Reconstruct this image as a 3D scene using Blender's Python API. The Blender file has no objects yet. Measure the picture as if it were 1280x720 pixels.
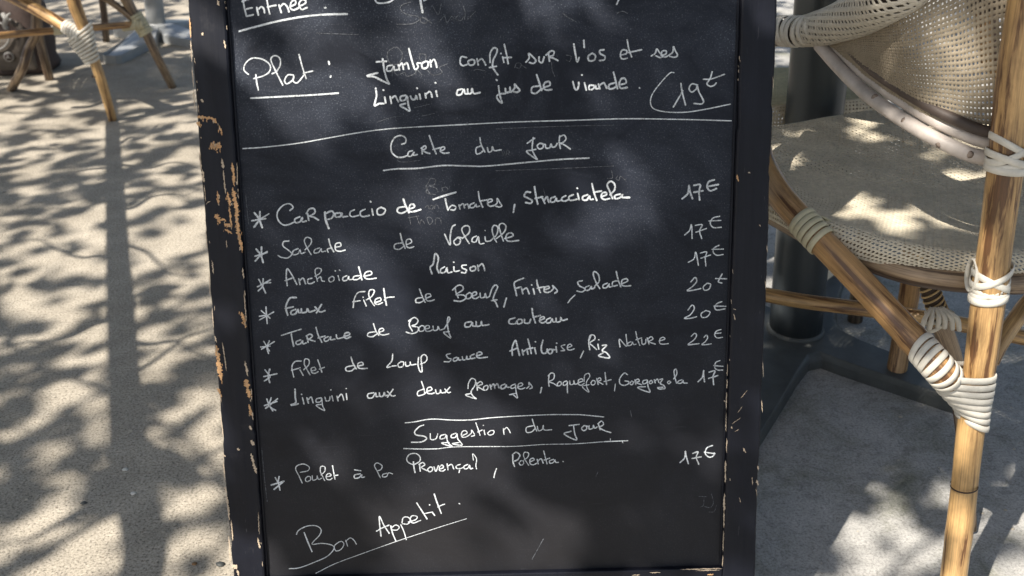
import bpy, math, random
from mathutils import Vector, Matrix
R = random.Random(11)
C = bpy.context.scene.collection
sc = bpy.context.scene
# ------------------------------------------------------------------ camera
F = 1300.0; H = 0.95; PITCH = math.radians(27.0)
def nrm(v): return Vector(v).normalized()
dR = nrm((62800, -1151, 1300))                     # board's right edge direction, camera axes (x right, y down, z forward)
dD = nrm((82, 5940, 1300)); dD = (dD - dR * dD.dot(dR)).normalized()
up = Vector((0, -math.cos(PITCH), -math.sin(PITCH))); up = (up - dR * up.dot(dR)).normalized()
fw = up.cross(dR)
def c2w(c): c = Vector(c); return Vector((dR.dot(c), fw.dot(c), up.dot(c)))
CAM = Vector((0, 0, H))
cd = bpy.data.cameras.new('camera'); cam = bpy.data.objects.new('camera', cd); C.objects.link(cam); sc.camera = cam
m = Matrix((c2w((1,0,0)), c2w((0,-1,0)), c2w((0,0,-1)))).transposed().to_4x4(); m.translation = CAM
cam.matrix_world = m
cd.sensor_width = 36; cd.lens = 36 * F / 1280; cd.clip_start = .02; cd.clip_end = 500
cd.dof.use_dof = True; cd.dof.focus_distance = 1.22; cd.dof.aperture_fstop = 9
def ray(px, py): return c2w(((px-640)/F, (py-360)/F, 1))
def ath(px, py, h=0.0):
    r = ray(px, py); return CAM + r * ((h-H)/r.z)
def aty(px, py, y):
    r = ray(px, py); return CAM + r * (y/r.y)
# ------------------------------------------------------------------ sky, sun, exposure
LD = Vector((.618, .598, -1.0)).normalized()        # direction the sunlight travels
S2 = -LD
w = bpy.data.worlds.new("World"); sc.world = w; w.use_nodes = True
wn = w.node_tree.nodes; wl = w.node_tree.links
sky = wn.new('ShaderNodeTexSky'); sky.sky_type = 'NISHITA'; sky.sun_disc = False
sky.dust_density = 2.0; sky.ozone_density = .8; sky.air_density = 1.0
sky.sun_elevation = math.asin(S2.z); sky.sun_rotation = math.atan2(S2.x, S2.y)
wl.new(sky.outputs[0], wn['Background'].inputs[0]); wn['Background'].inputs[1].default_value = .082
sd = bpy.data.lights.new('sun', 'SUN'); sd.energy = 5.0; sd.angle = math.radians(.53); sd.color = (1, .935, .845)
sun = bpy.data.objects.new('sun', sd); C.objects.link(sun); sun.rotation_euler = LD.to_track_quat('-Z', 'Y').to_euler()
sun.location = (-3, -3, 6)
sc.view_settings.view_transform = 'Standard'; sc.view_settings.look = 'None'; sc.view_settings.exposure = .72
sc.cycles.use_denoising = True
# ------------------------------------------------------------------ helpers
def obj(name, me, mat=None, parent=None):
    o = bpy.data.objects.new(name, me); C.objects.link(o)
    if mat is not None and not me.materials: me.materials.append(mat)
    if parent is not None: o.parent = parent
    return o
def tag(o, label=None, cat=None, group=None, kind=None):
    for k, v in (('label', label), ('category', cat), ('group', group), ('kind', kind)):
        if v: o[k] = v
    return o
def thing(name, loc, label, cat, group=None):
    o = bpy.data.objects.new(name, None); C.objects.link(o); o.location = loc; o.empty_display_size = .05
    return tag(o, label, cat, group)
def put(o):                                          # verts were given in world space: keep them there under the parent
    if o.parent is not None:
        inv = Matrix.Translation(o.parent.location).inverted()
        if not o.data.get('loc'): o.data.transform(inv); o.data['loc'] = 1
    return o
def mesh(v, f, uv=None, smooth=True):
    me = bpy.data.meshes.new('m'); me.from_pydata([tuple(p) for p in v], [], f); me.update()
    if uv is not None:
        l = me.uv_layers.new(name='UVMap')
        buf = []
        for fi in uv: 
            for q in fi: buf += [q[0], q[1]]
        l.data.foreach_set('uv', buf)
    if smooth: me.shade_smooth()
    return me
def part(name, me, mat, parent): return put(obj(name, me, mat, parent))
def cat(pts, n=8, closed=False):
    P = [Vector(p) for p in pts]; out = []
    N = len(P)
    for i in range(N if closed else N-1):
        p1, p2 = P[i], P[(i+1) % N]
        p0 = P[i-1] if (i > 0 or closed) else p1*2-p2
        p3 = P[(i+2) % N] if (i+2 < N or closed) else p2*2-p1
        for k in range(n):
            t = k/n
            out.append(.5*((2*p1)+(p2-p0)*t+(2*p0-5*p1+4*p2-p3)*t*t+(3*p1-p0-3*p2+p3)*t**3))
    if not closed: out.append(P[-1].copy())
    return out
def tube(pts, r, seg=16, n=8, closed=False, smooth=True, cap=True, nodes=()):
    """cane along a smoothed path; r = number, list per point or function of 0..1; nodes = knuckles at 0..1"""
    P = cat(pts, n, closed) if smooth else [Vector(p) for p in pts]
    N = len(P); L = [0]
    for i in range(1, N): L.append(L[-1] + (P[i]-P[i-1]).length)
    T = L[-1] or 1
    def rad(i):
        t = L[i]/T
        if callable(r): x = r(t)
        elif isinstance(r, (list, tuple)):
            q = t*(len(r)-1); k = min(int(q), len(r)-2); x = r[k]+(r[k+1]-r[k])*(q-k)
        else: x = r
        for a in nodes: x *= 1 + .07*math.exp(-((t-a)*T/.006)**2)
        return x
    v = []; f = []; uv = []
    prev = None
    for i in range(N):
        a = P[i-1] if (i > 0 or closed) else P[i]; b = P[(i+1) % N] if (i < N-1 or closed) else P[i]
        t = (b-a).normalized()
        if prev is None:
            s = t.orthogonal().normalized()
        else: s = (prev - t*prev.dot(t)).normalized()
        prev = s; q = t.cross(s); rr = rad(i)
        for k in range(seg):
            an = 2*math.pi*k/seg
            v.append(P[i] + (s*math.cos(an)+q*math.sin(an))*rr)
    M = N if closed else N-1
    for i in range(M):
        j = (i+1) % N
        for k in range(seg):
            k2 = (k+1) % seg
            f.append((i*seg+k, i*seg+k2, j*seg+k2, j*seg+k))
            l0 = L[i]; l1 = L[j] if j else L[i]+.01
            uv.append(((k/seg, l0), ((k+1)/seg, l0), ((k+1)/seg, l1), (k/seg, l1)))
    if cap and not closed:
        f.append(tuple(range(seg))[::-1]); uv.append(tuple((.5+.1*math.cos(k), .5*L[0]) for k in range(seg)))
        f.append(tuple((N-1)*seg+k for k in range(seg))); uv.append(tuple((.5, T) for k in range(seg)))
    return mesh(v, f, uv)
def band(c, ax, ra, rb, dirv, wd=.006, th=.0014, seg=28, tilt=0, wob=0):
    """flat strap looped round an oval: centre c, axis ax, half-sizes ra along dirv, rb across"""
    ax = nrm(ax); u = (Vector(dirv) - ax*Vector(dirv).dot(ax)).normalized(); q = ax.cross(u)
    v = []; f = []
    c = Vector(c)
    for i in range(seg):
        an = 2*math.pi*i/seg
        ca, sa = math.cos(an), math.sin(an)
        if ra > rb*1.15: ex = 1-.38*min(1, (ra/rb-1.15)*3); sa2 = math.copysign(abs(sa)**ex, sa)
        else: sa2 = sa
        o = u*ca*ra + q*sa2*rb; nn = (u*ca/ra + q*sa/rb).normalized()
        z = tilt*math.cos(an) + wob*math.sin(2*an)
        for (dz, dn) in ((-wd/2, 0), (-wd*.44, th*.85), (0, th*1.1), (wd*.44, th*.85), (wd/2, 0)):
            v.append(c + o + nn*dn + ax*(z+dz))
    for i in range(seg):
        j = (i+1) % seg
        for k in range(4): f.append((i*5+k, i*5+k+1, j*5+k+1, j*5+k))
        f.append((i*5+4, i*5, j*5, j*5+4))
    return mesh(v, f)
def join(ms):
    v = []; f = []
    for me in ms:
        o = len(v); v += [p.co.copy() for p in me.vertices]; f += [tuple(o+i for i in p.vertices) for p in me.polygons]
    return mesh(v, f)
def box(c, sx, sy, sz, M=None, bev=.002):
    """bevelled box (chamfered edges)"""
    import bmesh
    bm = bmesh.new(); bmesh.ops.create_cube(bm, size=1)
    for v in bm.verts: v.co = Vector((v.co.x*sx, v.co.y*sy, v.co.z*sz)) 
    if bev: bmesh.ops.bevel(bm, geom=list(bm.edges), offset=bev, segments=2, affect='EDGES', profile=.6)
    for v in bm.verts:
        v.co += Vector(c)
        if M is not None: v.co = M @ v.co
    me = bpy.data.meshes.new('m'); bm.to_mesh(me); bm.free(); return me
# ------------------------------------------------------------------ materials
def mat(name):
    m = bpy.data.materials.new(name); m.use_nodes = True; nt = m.node_tree
    return m, nt, nt.nodes['Principled BSDF']
def N(nt, t, **kw):
    n = nt.nodes.new(t)
    for k, v in kw.items():
        if k.startswith('i_'): n.inputs[k[2:].replace('_', ' ')].default_value = v
        else: setattr(n, k, v)
    return n
def ramp(nt, src, stops, interp='LINEAR'):
    r = nt.nodes.new('ShaderNodeValToRGB'); nt.links.new(src, r.inputs[0]); r.color_ramp.interpolation = interp
    e = r.color_ramp.elements
    while len(e) < len(stops): e.new(.5)
    for k, (p, c) in enumerate(stops):
        e[k].position = p; e[k].color = (c, c, c, 1) if isinstance(c, (int, float)) else (*c, 1)
    return r
def mix(nt, f, a, b, mode='MIX'):
    n = nt.nodes.new('ShaderNodeMix'); n.data_type = 'RGBA'; n.blend_type = mode
    for s, v in ((0, f), (6, a), (7, b)):
        if hasattr(v, 'is_output') or hasattr(v, 'links'): nt.links.new(v, n.inputs[s])
        elif isinstance(v, (int, float)): n.inputs[s].default_value = v
        else: n.inputs[s].default_value = (*v, 1)
    return n.outputs[2]
def noise(nt, vec, scale, detail=4, rough=.6, dist=0):
    n = N(nt, 'ShaderNodeTexNoise'); n.inputs['Scale'].default_value = scale; n.inputs['Detail'].default_value = detail
    n.inputs['Roughness'].default_value = rough; n.inputs['Distortion'].default_value = dist
    if vec is not None: nt.links.new(vec, n.inputs['Vector'])
    return n.outputs['Fac']
def mapv(nt, src, scale=(1,1,1), rot=(0,0,0), loc=(0,0,0)):
    mp = N(nt, 'ShaderNodeMapping'); nt.links.new(src, mp.inputs[0]); mp.inputs[3].default_value = scale
    mp.inputs[2].default_value = rot; mp.inputs[1].default_value = loc
    return mp.outputs[0]
def bump(nt, bs, h, strength=.3, dist=.002, prev=None):
    b = N(nt, 'ShaderNodeBump'); b.inputs['Strength'].default_value = strength; b.inputs['Distance'].default_value = dist
    nt.links.new(h, b.inputs['Height'])
    if prev is not None: nt.links.new(prev, b.inputs['Normal'])
    nt.links.new(b.outputs[0], bs.inputs['Normal']); return b.outputs[0]
def geo(nt): return N(nt, 'ShaderNodeNewGeometry').outputs['Position']

def ground_mat():
    m, nt, b = mat('sandy concrete'); p = geo(nt)
    n1 = noise(nt, p, 3.0, 6, .62); n2 = noise(nt, p, 260, 4, .8); n3 = noise(nt, p, 17, 5, .7)
    base = ramp(nt, n1, [(.3, (.39, .345, .275)), (.7, (.52, .465, .38))]).outputs[0]
    base = mix(nt, 1, base, ramp(nt, n3, [(.3, .80), (.68, 1.06)]).outputs[0], 'MULTIPLY')
    sp = ramp(nt, n2, [(.38, .30), (.45, .82), (.5, 1.0), (.57, 1.07), (.64, 1.38)]).outputs[0]
    base = mix(nt, 1, base, sp, 'MULTIPLY')
    vo = N(nt, 'ShaderNodeTexVoronoi'); vo.inputs['Scale'].default_value = 120; nt.links.new(p, vo.inputs[0])
    peb = ramp(nt, vo.outputs['Distance'], [(.10, .0), (.22, 1.0)]).outputs[0]
    sel = ramp(nt, vo.outputs['Color'], [(.70, 1.0), (.78, .0)], 'LINEAR').outputs[0]
    k = mix(nt, 1, mix(nt, 1, peb, sel, 'ADD'), (1, 1, 1), 'DARKEN')
    base = mix(nt, k, (.20, .16, .12), base)
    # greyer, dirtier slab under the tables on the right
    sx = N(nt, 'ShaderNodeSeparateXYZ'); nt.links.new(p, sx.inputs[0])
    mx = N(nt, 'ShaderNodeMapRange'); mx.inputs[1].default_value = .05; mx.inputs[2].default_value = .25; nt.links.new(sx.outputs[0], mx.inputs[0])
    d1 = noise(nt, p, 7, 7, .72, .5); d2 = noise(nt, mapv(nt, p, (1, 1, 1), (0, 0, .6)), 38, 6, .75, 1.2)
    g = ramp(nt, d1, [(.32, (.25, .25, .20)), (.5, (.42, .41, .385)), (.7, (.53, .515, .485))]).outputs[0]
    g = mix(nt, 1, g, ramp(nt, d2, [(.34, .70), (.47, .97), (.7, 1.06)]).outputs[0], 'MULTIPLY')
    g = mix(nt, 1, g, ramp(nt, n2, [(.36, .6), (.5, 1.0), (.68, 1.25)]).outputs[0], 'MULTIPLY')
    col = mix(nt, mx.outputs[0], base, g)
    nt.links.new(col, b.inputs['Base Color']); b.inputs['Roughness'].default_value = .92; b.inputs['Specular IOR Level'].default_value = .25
    x = bump(nt, b, n3, .35, .004); bump(nt, b, n2, .5, .0015, x)
    return m
def cane_mat(name, light=(.58, .36, .15), dark=(.13, .06, .024), amt=.5, rough=.42):
    m, nt, b = mat(name); uv = N(nt, 'ShaderNodeUVMap').outputs[0]
    oi = N(nt, 'ShaderNodeObjectInfo').outputs['Random']
    cb = N(nt, 'ShaderNodeCombineXYZ'); nt.links.new(oi, cb.inputs[2]); 
    # wrap round the cane without a seam: use position for across-grain variation
    ad = N(nt, 'ShaderNodeVectorMath', operation='ADD'); nt.links.new(uv, ad.inputs[0]); nt.links.new(cb.outputs[0], ad.inputs[1])
    st = noise(nt, mapv(nt, ad.outputs[0], (7, 5.5, 40)), 1.0, 5, .68, .4)
    fi = noise(nt, mapv(nt, ad.outputs[0], (70, 9, 40)), 1.0, 3, .6)
    sp = noise(nt, mapv(nt, ad.outputs[0], (6, 25, 40)), 1.0, 4, .65)
    c = ramp(nt, st, [(amt-.09, light), (amt, tuple(.55*(a+d) for a, d in zip(light, dark))), (amt+.05, dark)]).outputs[0]
    c = mix(nt, .75, c, ramp(nt, fi, [(.3, .55), (.6, 1.1)]).outputs[0], 'MULTIPLY')
    c = mix(nt, .6, c, ramp(nt, sp, [(.35, .65), (.6, 1.15)]).outputs[0], 'MULTIPLY')
    nt.links.new(c, b.inputs['Base Color']); b.inputs['Roughness'].default_value = rough
    b.inputs['Coat Weight'].default_value = .25; b.inputs['Coat Roughness'].default_value = .25
    bump(nt, b, fi, .25, .0008)
    return m
def plain(name, col, rough=.5, var=.15, scale=60, metal=0, bmp=.15, spec=.5, bd=.0006):
    m, nt, b = mat(name); tc = N(nt, 'ShaderNodeTexCoord').outputs['Object']
    n = noise(nt, tc, scale, 5, .65); n2 = noise(nt, tc, scale*.12, 4, .6)
    c = mix(nt, 1, col, ramp(nt, n, [(.3, 1-var), (.7, 1+var)]).outputs[0], 'MULTIPLY')
    c = mix(nt, 1, c, ramp(nt, n2, [(.3, 1-var), (.7, 1+var)]).outputs[0], 'MULTIPLY')
    nt.links.new(c, b.inputs['Base Color']); b.inputs['Roughness'].default_value = rough; b.inputs['Metallic'].default_value = metal
    b.inputs['Specular IOR Level'].default_value = spec
    bump(nt, b, n, bmp, bd)
    return m
def paint_mat():
    m, nt, b = mat('worn black paint'); tc = N(nt, 'ShaderNodeTexCoord').outputs['Object']
    g = noise(nt, mapv(nt, tc, (420, 420, 9)), 1, 4, .6, .1); g2 = noise(nt, mapv(nt, tc, (130, 130, 5)), 1, 5, .65)
    c = ramp(nt, noise(nt, tc, 14, 6, .7), [(.3, (.0035, .0042, .0085)), (.62, (.0065, .0078, .0145)), (.78, (.030, .030, .034))]).outputs[0]
    s = ramp(nt, noise(nt, mapv(nt, tc, (600, 600, 60)), 1, 2, .5), [(.70, 0.0), (.78, 1.0)]).outputs[0]
    s2 = ramp(nt, noise(nt, tc, 9, 3, .6), [(.52, 0.0), (.62, .55)]).outputs[0]
    c = mix(nt, mix(nt, 1, s, s2, 'MULTIPLY'), c, (.20, .20, .21))
    nt.links.new(c, b.inputs['Base Color'])
    nt.links.new(ramp(nt, g2, [(.3, .42), (.7, .62)]).outputs[0], b.inputs['Roughness'])
    b.inputs['Specular IOR Level'].default_value = .3
    x = bump(nt, b, g2, .35, .0012); bump(nt, b, g, .25, .0005, x)
    return m
def slate_mat():
    m, nt, b = mat('chalkboard'); tc = N(nt, 'ShaderNodeTexCoord').outputs['Object']
    c = ramp(nt, noise(nt, tc, 5, 5, .6, .4), [(.35, (.0055, .0072, .0125)), (.65, (.010, .0125, .0205))]).outputs[0]
    dust = ramp(nt, noise(nt, tc, 620, 3, .75), [(.565, 0.0), (.70, 1.0)]).outputs[0]
    cl = ramp(nt, noise(nt, mapv(nt, tc, (1, 1, 1.5)), 8, 6, .68, .8), [(.38, 0.05), (.66, .65)]).outputs[0]
    # more rubbed-out chalk towards the top, also weighting the painted bluish sheen
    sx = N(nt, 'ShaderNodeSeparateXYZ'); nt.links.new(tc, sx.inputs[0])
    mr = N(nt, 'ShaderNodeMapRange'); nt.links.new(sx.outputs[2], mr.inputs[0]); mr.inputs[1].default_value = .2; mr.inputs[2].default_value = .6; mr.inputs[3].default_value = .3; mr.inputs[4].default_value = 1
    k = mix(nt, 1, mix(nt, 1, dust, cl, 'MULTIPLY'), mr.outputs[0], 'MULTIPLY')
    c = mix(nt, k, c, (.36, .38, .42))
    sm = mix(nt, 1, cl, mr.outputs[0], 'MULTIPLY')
    c = mix(nt, mix(nt, 1, sm, (.17, .17, .17), 'MULTIPLY'), c, (.24, .28, .37))  # bluish sky sheen painted into the colour along with chalk haze
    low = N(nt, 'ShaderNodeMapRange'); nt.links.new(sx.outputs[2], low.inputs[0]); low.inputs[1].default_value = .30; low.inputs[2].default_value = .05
    c = mix(nt, mix(nt, 1, low.outputs[0], (.55, .55, .55), 'MULTIPLY'), c, (.026, .0235, .0225))  # brownish reflection of the ground painted in low down
    stk = ramp(nt, noise(nt, mapv(nt, tc, (6, 6, 90), (0, .9, 0)), 4, 3, .6), [(.66, 0.0), (.8, .05)]).outputs[0]
    c = mix(nt, stk, c, (.4, .42, .45))
    nt.links.new(c, b.inputs['Base Color']); b.inputs['Roughness'].default_value = .5; b.inputs['Specular IOR Level'].default_value = .22
    bump(nt, b, noise(nt, tc, 420, 3, .6), .25, .0004)
    return m
def chalk_mat(name, col, a):
    m, nt, b = mat(name); tc = N(nt, 'ShaderNodeTexCoord').outputs['Object']
    n = noise(nt, tc, 900, 3, .7); n2 = noise(nt, tc, 60, 3, .6)
    c = mix(nt, 1, col, ramp(nt, n2, [(.3, 1-a), (.65, 1.0)]).outputs[0], 'MULTIPLY')
    c = mix(nt, 1, c, ramp(nt, n, [(.38, .30), (.47, 1.0)]).outputs[0], 'MULTIPLY')
    nt.links.new(c, b.inputs['Base Color']); b.inputs['Roughness'].default_value = .85
    return m
def ghost_mat():
    m, nt, b = mat('rubbed out chalk'); tc = N(nt, 'ShaderNodeTexCoord').outputs['Object']
    n = ramp(nt, noise(nt, tc, 500, 3, .7), [(.42, (.03, .033, .04)), (.62, (.15, .16, .18))]).outputs[0]
    nt.links.new(n, b.inputs['Base Color']); b.inputs['Roughness'].default_value = .7
    return m
def leaf_mat():
    m, nt, b = mat('plane leaves'); p = geo(nt)
    nt.links.new(ramp(nt, noise(nt, p, 2, 3, .6), [(.3, (.045, .085, .02)), (.7, (.09, .13, .035))]).outputs[0], b.inputs['Base Color'])
    b.inputs['Roughness'].default_value = .5
    b.inputs['Transmission Weight'].default_value = 0
    return m
M_panel = None
M_ground = ground_mat()
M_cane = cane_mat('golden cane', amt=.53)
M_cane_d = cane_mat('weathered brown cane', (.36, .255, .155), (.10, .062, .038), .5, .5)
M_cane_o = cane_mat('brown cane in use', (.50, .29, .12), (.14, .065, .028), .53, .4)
M_white = plain('bleached cane', (.45, .40, .36), .5, .22, 30)
M_strap = plain('off-white binding', (.66, .625, .545), .55, .14, 70)
M_strap2 = plain('yellowed binding', (.58, .53, .36), .5, .1, 60)
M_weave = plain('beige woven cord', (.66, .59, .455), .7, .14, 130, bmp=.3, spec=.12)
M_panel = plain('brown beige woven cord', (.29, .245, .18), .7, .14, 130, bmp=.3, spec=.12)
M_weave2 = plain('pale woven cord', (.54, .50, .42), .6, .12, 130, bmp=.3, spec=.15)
M_groove = plain('dark knuckle', (.035, .018, .01), .6)
M_iron = plain('dark grey painted iron', (.070, .074, .070), .55, .25, 25, bmp=.3)
M_pole = plain('dark blue grey steel', (.055, .065, .072), .34, .10, 12, metal=.35, bmp=.05)
M_alu = plain('brushed aluminium', (.36, .37, .37), .38, .08, 20, metal=.15, bmp=.1)
M_top = plain('table top laminate', (.12, .11, .10), .5)
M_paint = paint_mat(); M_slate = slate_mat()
M_chalk = chalk_mat('white chalk marker', (.80, .84, .87), .38)
M_chalk2 = chalk_mat('thin white chalk marker', (.62, .66, .70), .3)
M_ghost = ghost_mat()
M_wood = plain('bare wood', (.62, .36, .17), .7, .22, 120, bmp=.4)
M_wood2 = plain('pale bare wood', (.55, .44, .32), .7, .2, 120, bmp=.4)
M_back = plain('board back', (.05, .045, .04), .7)
M_bark = plain('plane bark', (.22, .19, .14), .9, .3, 6)
M_leaf = leaf_mat()
M_bag = plain('dark brown cloth', (.060, .040, .034), .75, .2, 90, bmp=.4)
M_bag2 = plain('taupe cloth', (.10, .082, .066), .8, .15, 90)
M_badge = plain('grey badge', (.33, .32, .30), .4)
M_rope1 = plain('dark cord', (.05, .03, .015), .6)
M_rope2 = plain('straw cord', (.52, .36, .17), .5)
M_stone = plain('small stones', (.42, .38, .31), .85, .3, 40)
M_dry = plain('dry leaf', (.30, .17, .08), .8, .25, 50)
M_bit = plain('white crumb', (.7, .68, .62), .8)
M_dark = plain('dark cane', (.075, .055, .045), .6, .25, 40)
M_seat2 = plain('olive beige woven cord', (.66, .58, .36), .8, .14, 130, bmp=.3, spec=.08)
M_knot = plain('brown knot', (.27, .21, .17), .6, .2, 60)
# ------------------------------------------------------------------ ground
def grid(x0, x1, y0, y1, n):
    v = [(x0+(x1-x0)*i/n, y0+(y1-y0)*j/n, 0) for j in range(n+1) for i in range(n+1)]
    f = [(j*(n+1)+i, j*(n+1)+i+1, (j+1)*(n+1)+i+1, (j+1)*(n+1)+i) for j in range(n) for i in range(n)]
    return mesh(v, f)
g = obj('ground', grid(-80, 80, -60, 120, 8), M_ground); tag(g, 'pale sandy concrete terrace ground', kind='structure')
# ------------------------------------------------------------------ menu board
BR = c2w(dR); BU = -c2w(dD); BN = BR.cross(BU)       # right, up the board, towards the camera is -BN
if BN.y > 0: BN = -BN
BO = CAM + ray(617, 716) * 1.165                       # a point on the slate at its lower edge (depth along the view)
def onb(px, py, off=0.0):
    r = ray(px, py); t = (BO + BN*off - CAM).dot(BN)/r.dot(BN); return CAM + r*t
def loc2(px, py, off=0.0):
    d = onb(px, py, off) - BO; return d.dot(BR), d.dot(BU)
# lower front corner line of the board on the ground
tG = BO.z / BU.z; BASE = BO - BU*tG
board = thing('menu_board', BASE, 'tall black wooden a-frame chalkboard with the handwritten menu of the day in white', 'chalkboard')
Mb = Matrix((BR, BU, BN)).transposed().to_4x4(); Mb.translation = BO
# keep the parts' own axes along the board so the grain follows it: object z up the board
Mo = Matrix((BR, -BN, BU)).transposed().to_4x4(); Mo.translation = BO - BASE
def bpart(name, me, m, label=None):                    # me in board axes (x right, y = into the board, z up the board)
    o = obj(name, me, m, board); o.matrix_local = Mo
    if label: o['label'] = label
    return o
FT = .0075                                             # frame stands this far in front of the slate
xl0 = loc2(236.5, 20, FT)[0]; xl1 = loc2(282.5, 20, FT)[0]; xr1 = loc2(925, 40, FT)[0]; xr0 = loc2(970.5, 40, FT)[0]
xlb = loc2(291, 680, FT)[0]
zb1 = loc2(690, 715.5, FT)[1]
TOPZ = .71
print('board x', xl0, xlb, xl1, xr1, xr0, 'zb', zb1, 'tG', tG, 'BASE', BASE, 'lean', math.degrees(math.acos(BU.z)), 'top h', (BO+BU*TOPZ).z)
bot = -tG
def worn(me, amp=.0007, seed=1):
    """dented edges"""
    r = random.Random(seed)
    for v in me.vertices:
        v.co.x += amp*math.sin(v.co.z*90+seed)*.6 + r.uniform(-amp, amp)*.5
        v.co.y += r.uniform(-amp, amp)*.3
    return me
def stile(x0, x1, z0, z1, seed):
    """a frame member as a long lofted strip with a soft, slightly irregular edge"""
    n = 160; r = random.Random(seed); v = []; f = []
    prof = [(0, .021), (0, .0025), (.0008, .0008), (.0025, 0), (.5, -.0003), (-.0025, 0), (-.0008, .0008), (0, .0025), (0, .021)]
    dl = dr = 0
    for i in range(n+1):
        z = z0+(z1-z0)*i/n
        dl = dl*.8 + r.uniform(-1, 1)*.00035 - (.0012 if r.random() < .03 else 0); dr = dr*.8 + r.uniform(-1, 1)*.00035 + (.0012 if r.random() < .03 else 0)
        for k, (a, y) in enumerate(prof):
            if k < 4: x = x0 + a - dl
            elif k == 4: x = (x0+x1)/2
            else: x = x1 + a - dr
            v.append((x, y - FT, z))
    m_ = len(prof)
    for i in range(n):
        for k in range(m_-1): f.append((i*m_+k, i*m_+k+1, (i+1)*m_+k+1, (i+1)*m_+k))
        f.append((i*m_+m_-1, i*m_, (i+1)*m_, (i+1)*m_+m_-1))
    f.append(tuple(range(m_))[::-1]); f.append(tuple(n*m_+k for k in range(m_)))
    return mesh(v, f, smooth=False)
bpart('stile', stile(xl0, xl1, bot, TOPZ, 3), M_paint, 'left upright of the frame, paint flaking to bare wood')
bpart('stile', stile(xr1, xr0, bot, TOPZ, 5), M_paint, 'right upright of the frame, scratched black paint')
bpart('rail', box(((xl1+xr1)/2, .0065-FT+.004, zb1-.024), xr1-xl1-.0004, .021, .048, None, .0015), M_paint, 'bottom rail of the frame')
bpart('rail', box(((xl1+xr1)/2, .0065-FT+.004, TOPZ-.024), xr1-xl1-.0004, .021, .048, None, .0015), M_paint, 'top rail of the frame')
# slate panel
pz0 = zb1-.004; pz1 = TOPZ-.044
v = []; f = []; nx, nz = 24, 30
for j in range(nz+1):
    for i in range(nx+1):
        x = xl1-.003+(xr1-xl1+.006)*i/nx; z = pz0+(pz1-pz0)*j/nz
        v.append((x, 0.0, z))
for j in range(nz):
    for i in range(nx): f.append((j*(nx+1)+i, j*(nx+1)+i+1, (j+1)*(nx+1)+i+1, (j+1)*(nx+1)+i))
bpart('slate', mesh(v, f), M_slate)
bpart('backing', box(((xl1+xr1)/2, .005, (pz0+pz1)/2), xr1-xl1+.004, .007, pz1-pz0, None, .0005), M_back)
# dark seam groove beads along the inner edges
for x, s in ((xl1, 1), (xr1, -1)):
    bpart('bead', box((x+s*.0012, -.0012, (pz0+pz1)/2), .0022, .0024, pz1-pz0-.01, None, .0006), M_paint)
# rear easel leg frame
LE = .20
for s, x in ((1, xl0+.02), (-1, xr0-.02)):
    top = BASE + BR*x + BU*(TOPZ+tG-.02) - BN*.03; foot = Vector((top.x, BASE.y + .34, 0.012))
    d = (top-foot); L = d.length
    zz = d.normalized(); xx = Vector((1, 0, 0)); yy = zz.cross(xx).normalized(); xx = yy.cross(zz)
    Mx = Matrix((xx, yy, zz)).transposed().to_4x4(); Mx.translation = foot
    part('rear_leg', box((0, 0, L/2), .035, .018, L, Mx, .002), M_paint, board)
a = BASE + BR*(xl0+.04) + Vector((0, .30, .13)); b_ = BASE + BR*(xr0-.04) + Vector((0, .30, .13))
part('rear_rail', box(((a.x+b_.x)/2, a.y, .13), b_.x-a.x, .018, .035, None, .002), M_paint, board)
for x in (xl0+.08, xr0-.08):
    part('hinge', box(tuple(BASE + BR*x + BU*(TOPZ+tG+.003) - BN*.012), .045, .03, .004, None, .001), M_iron, board)

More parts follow.
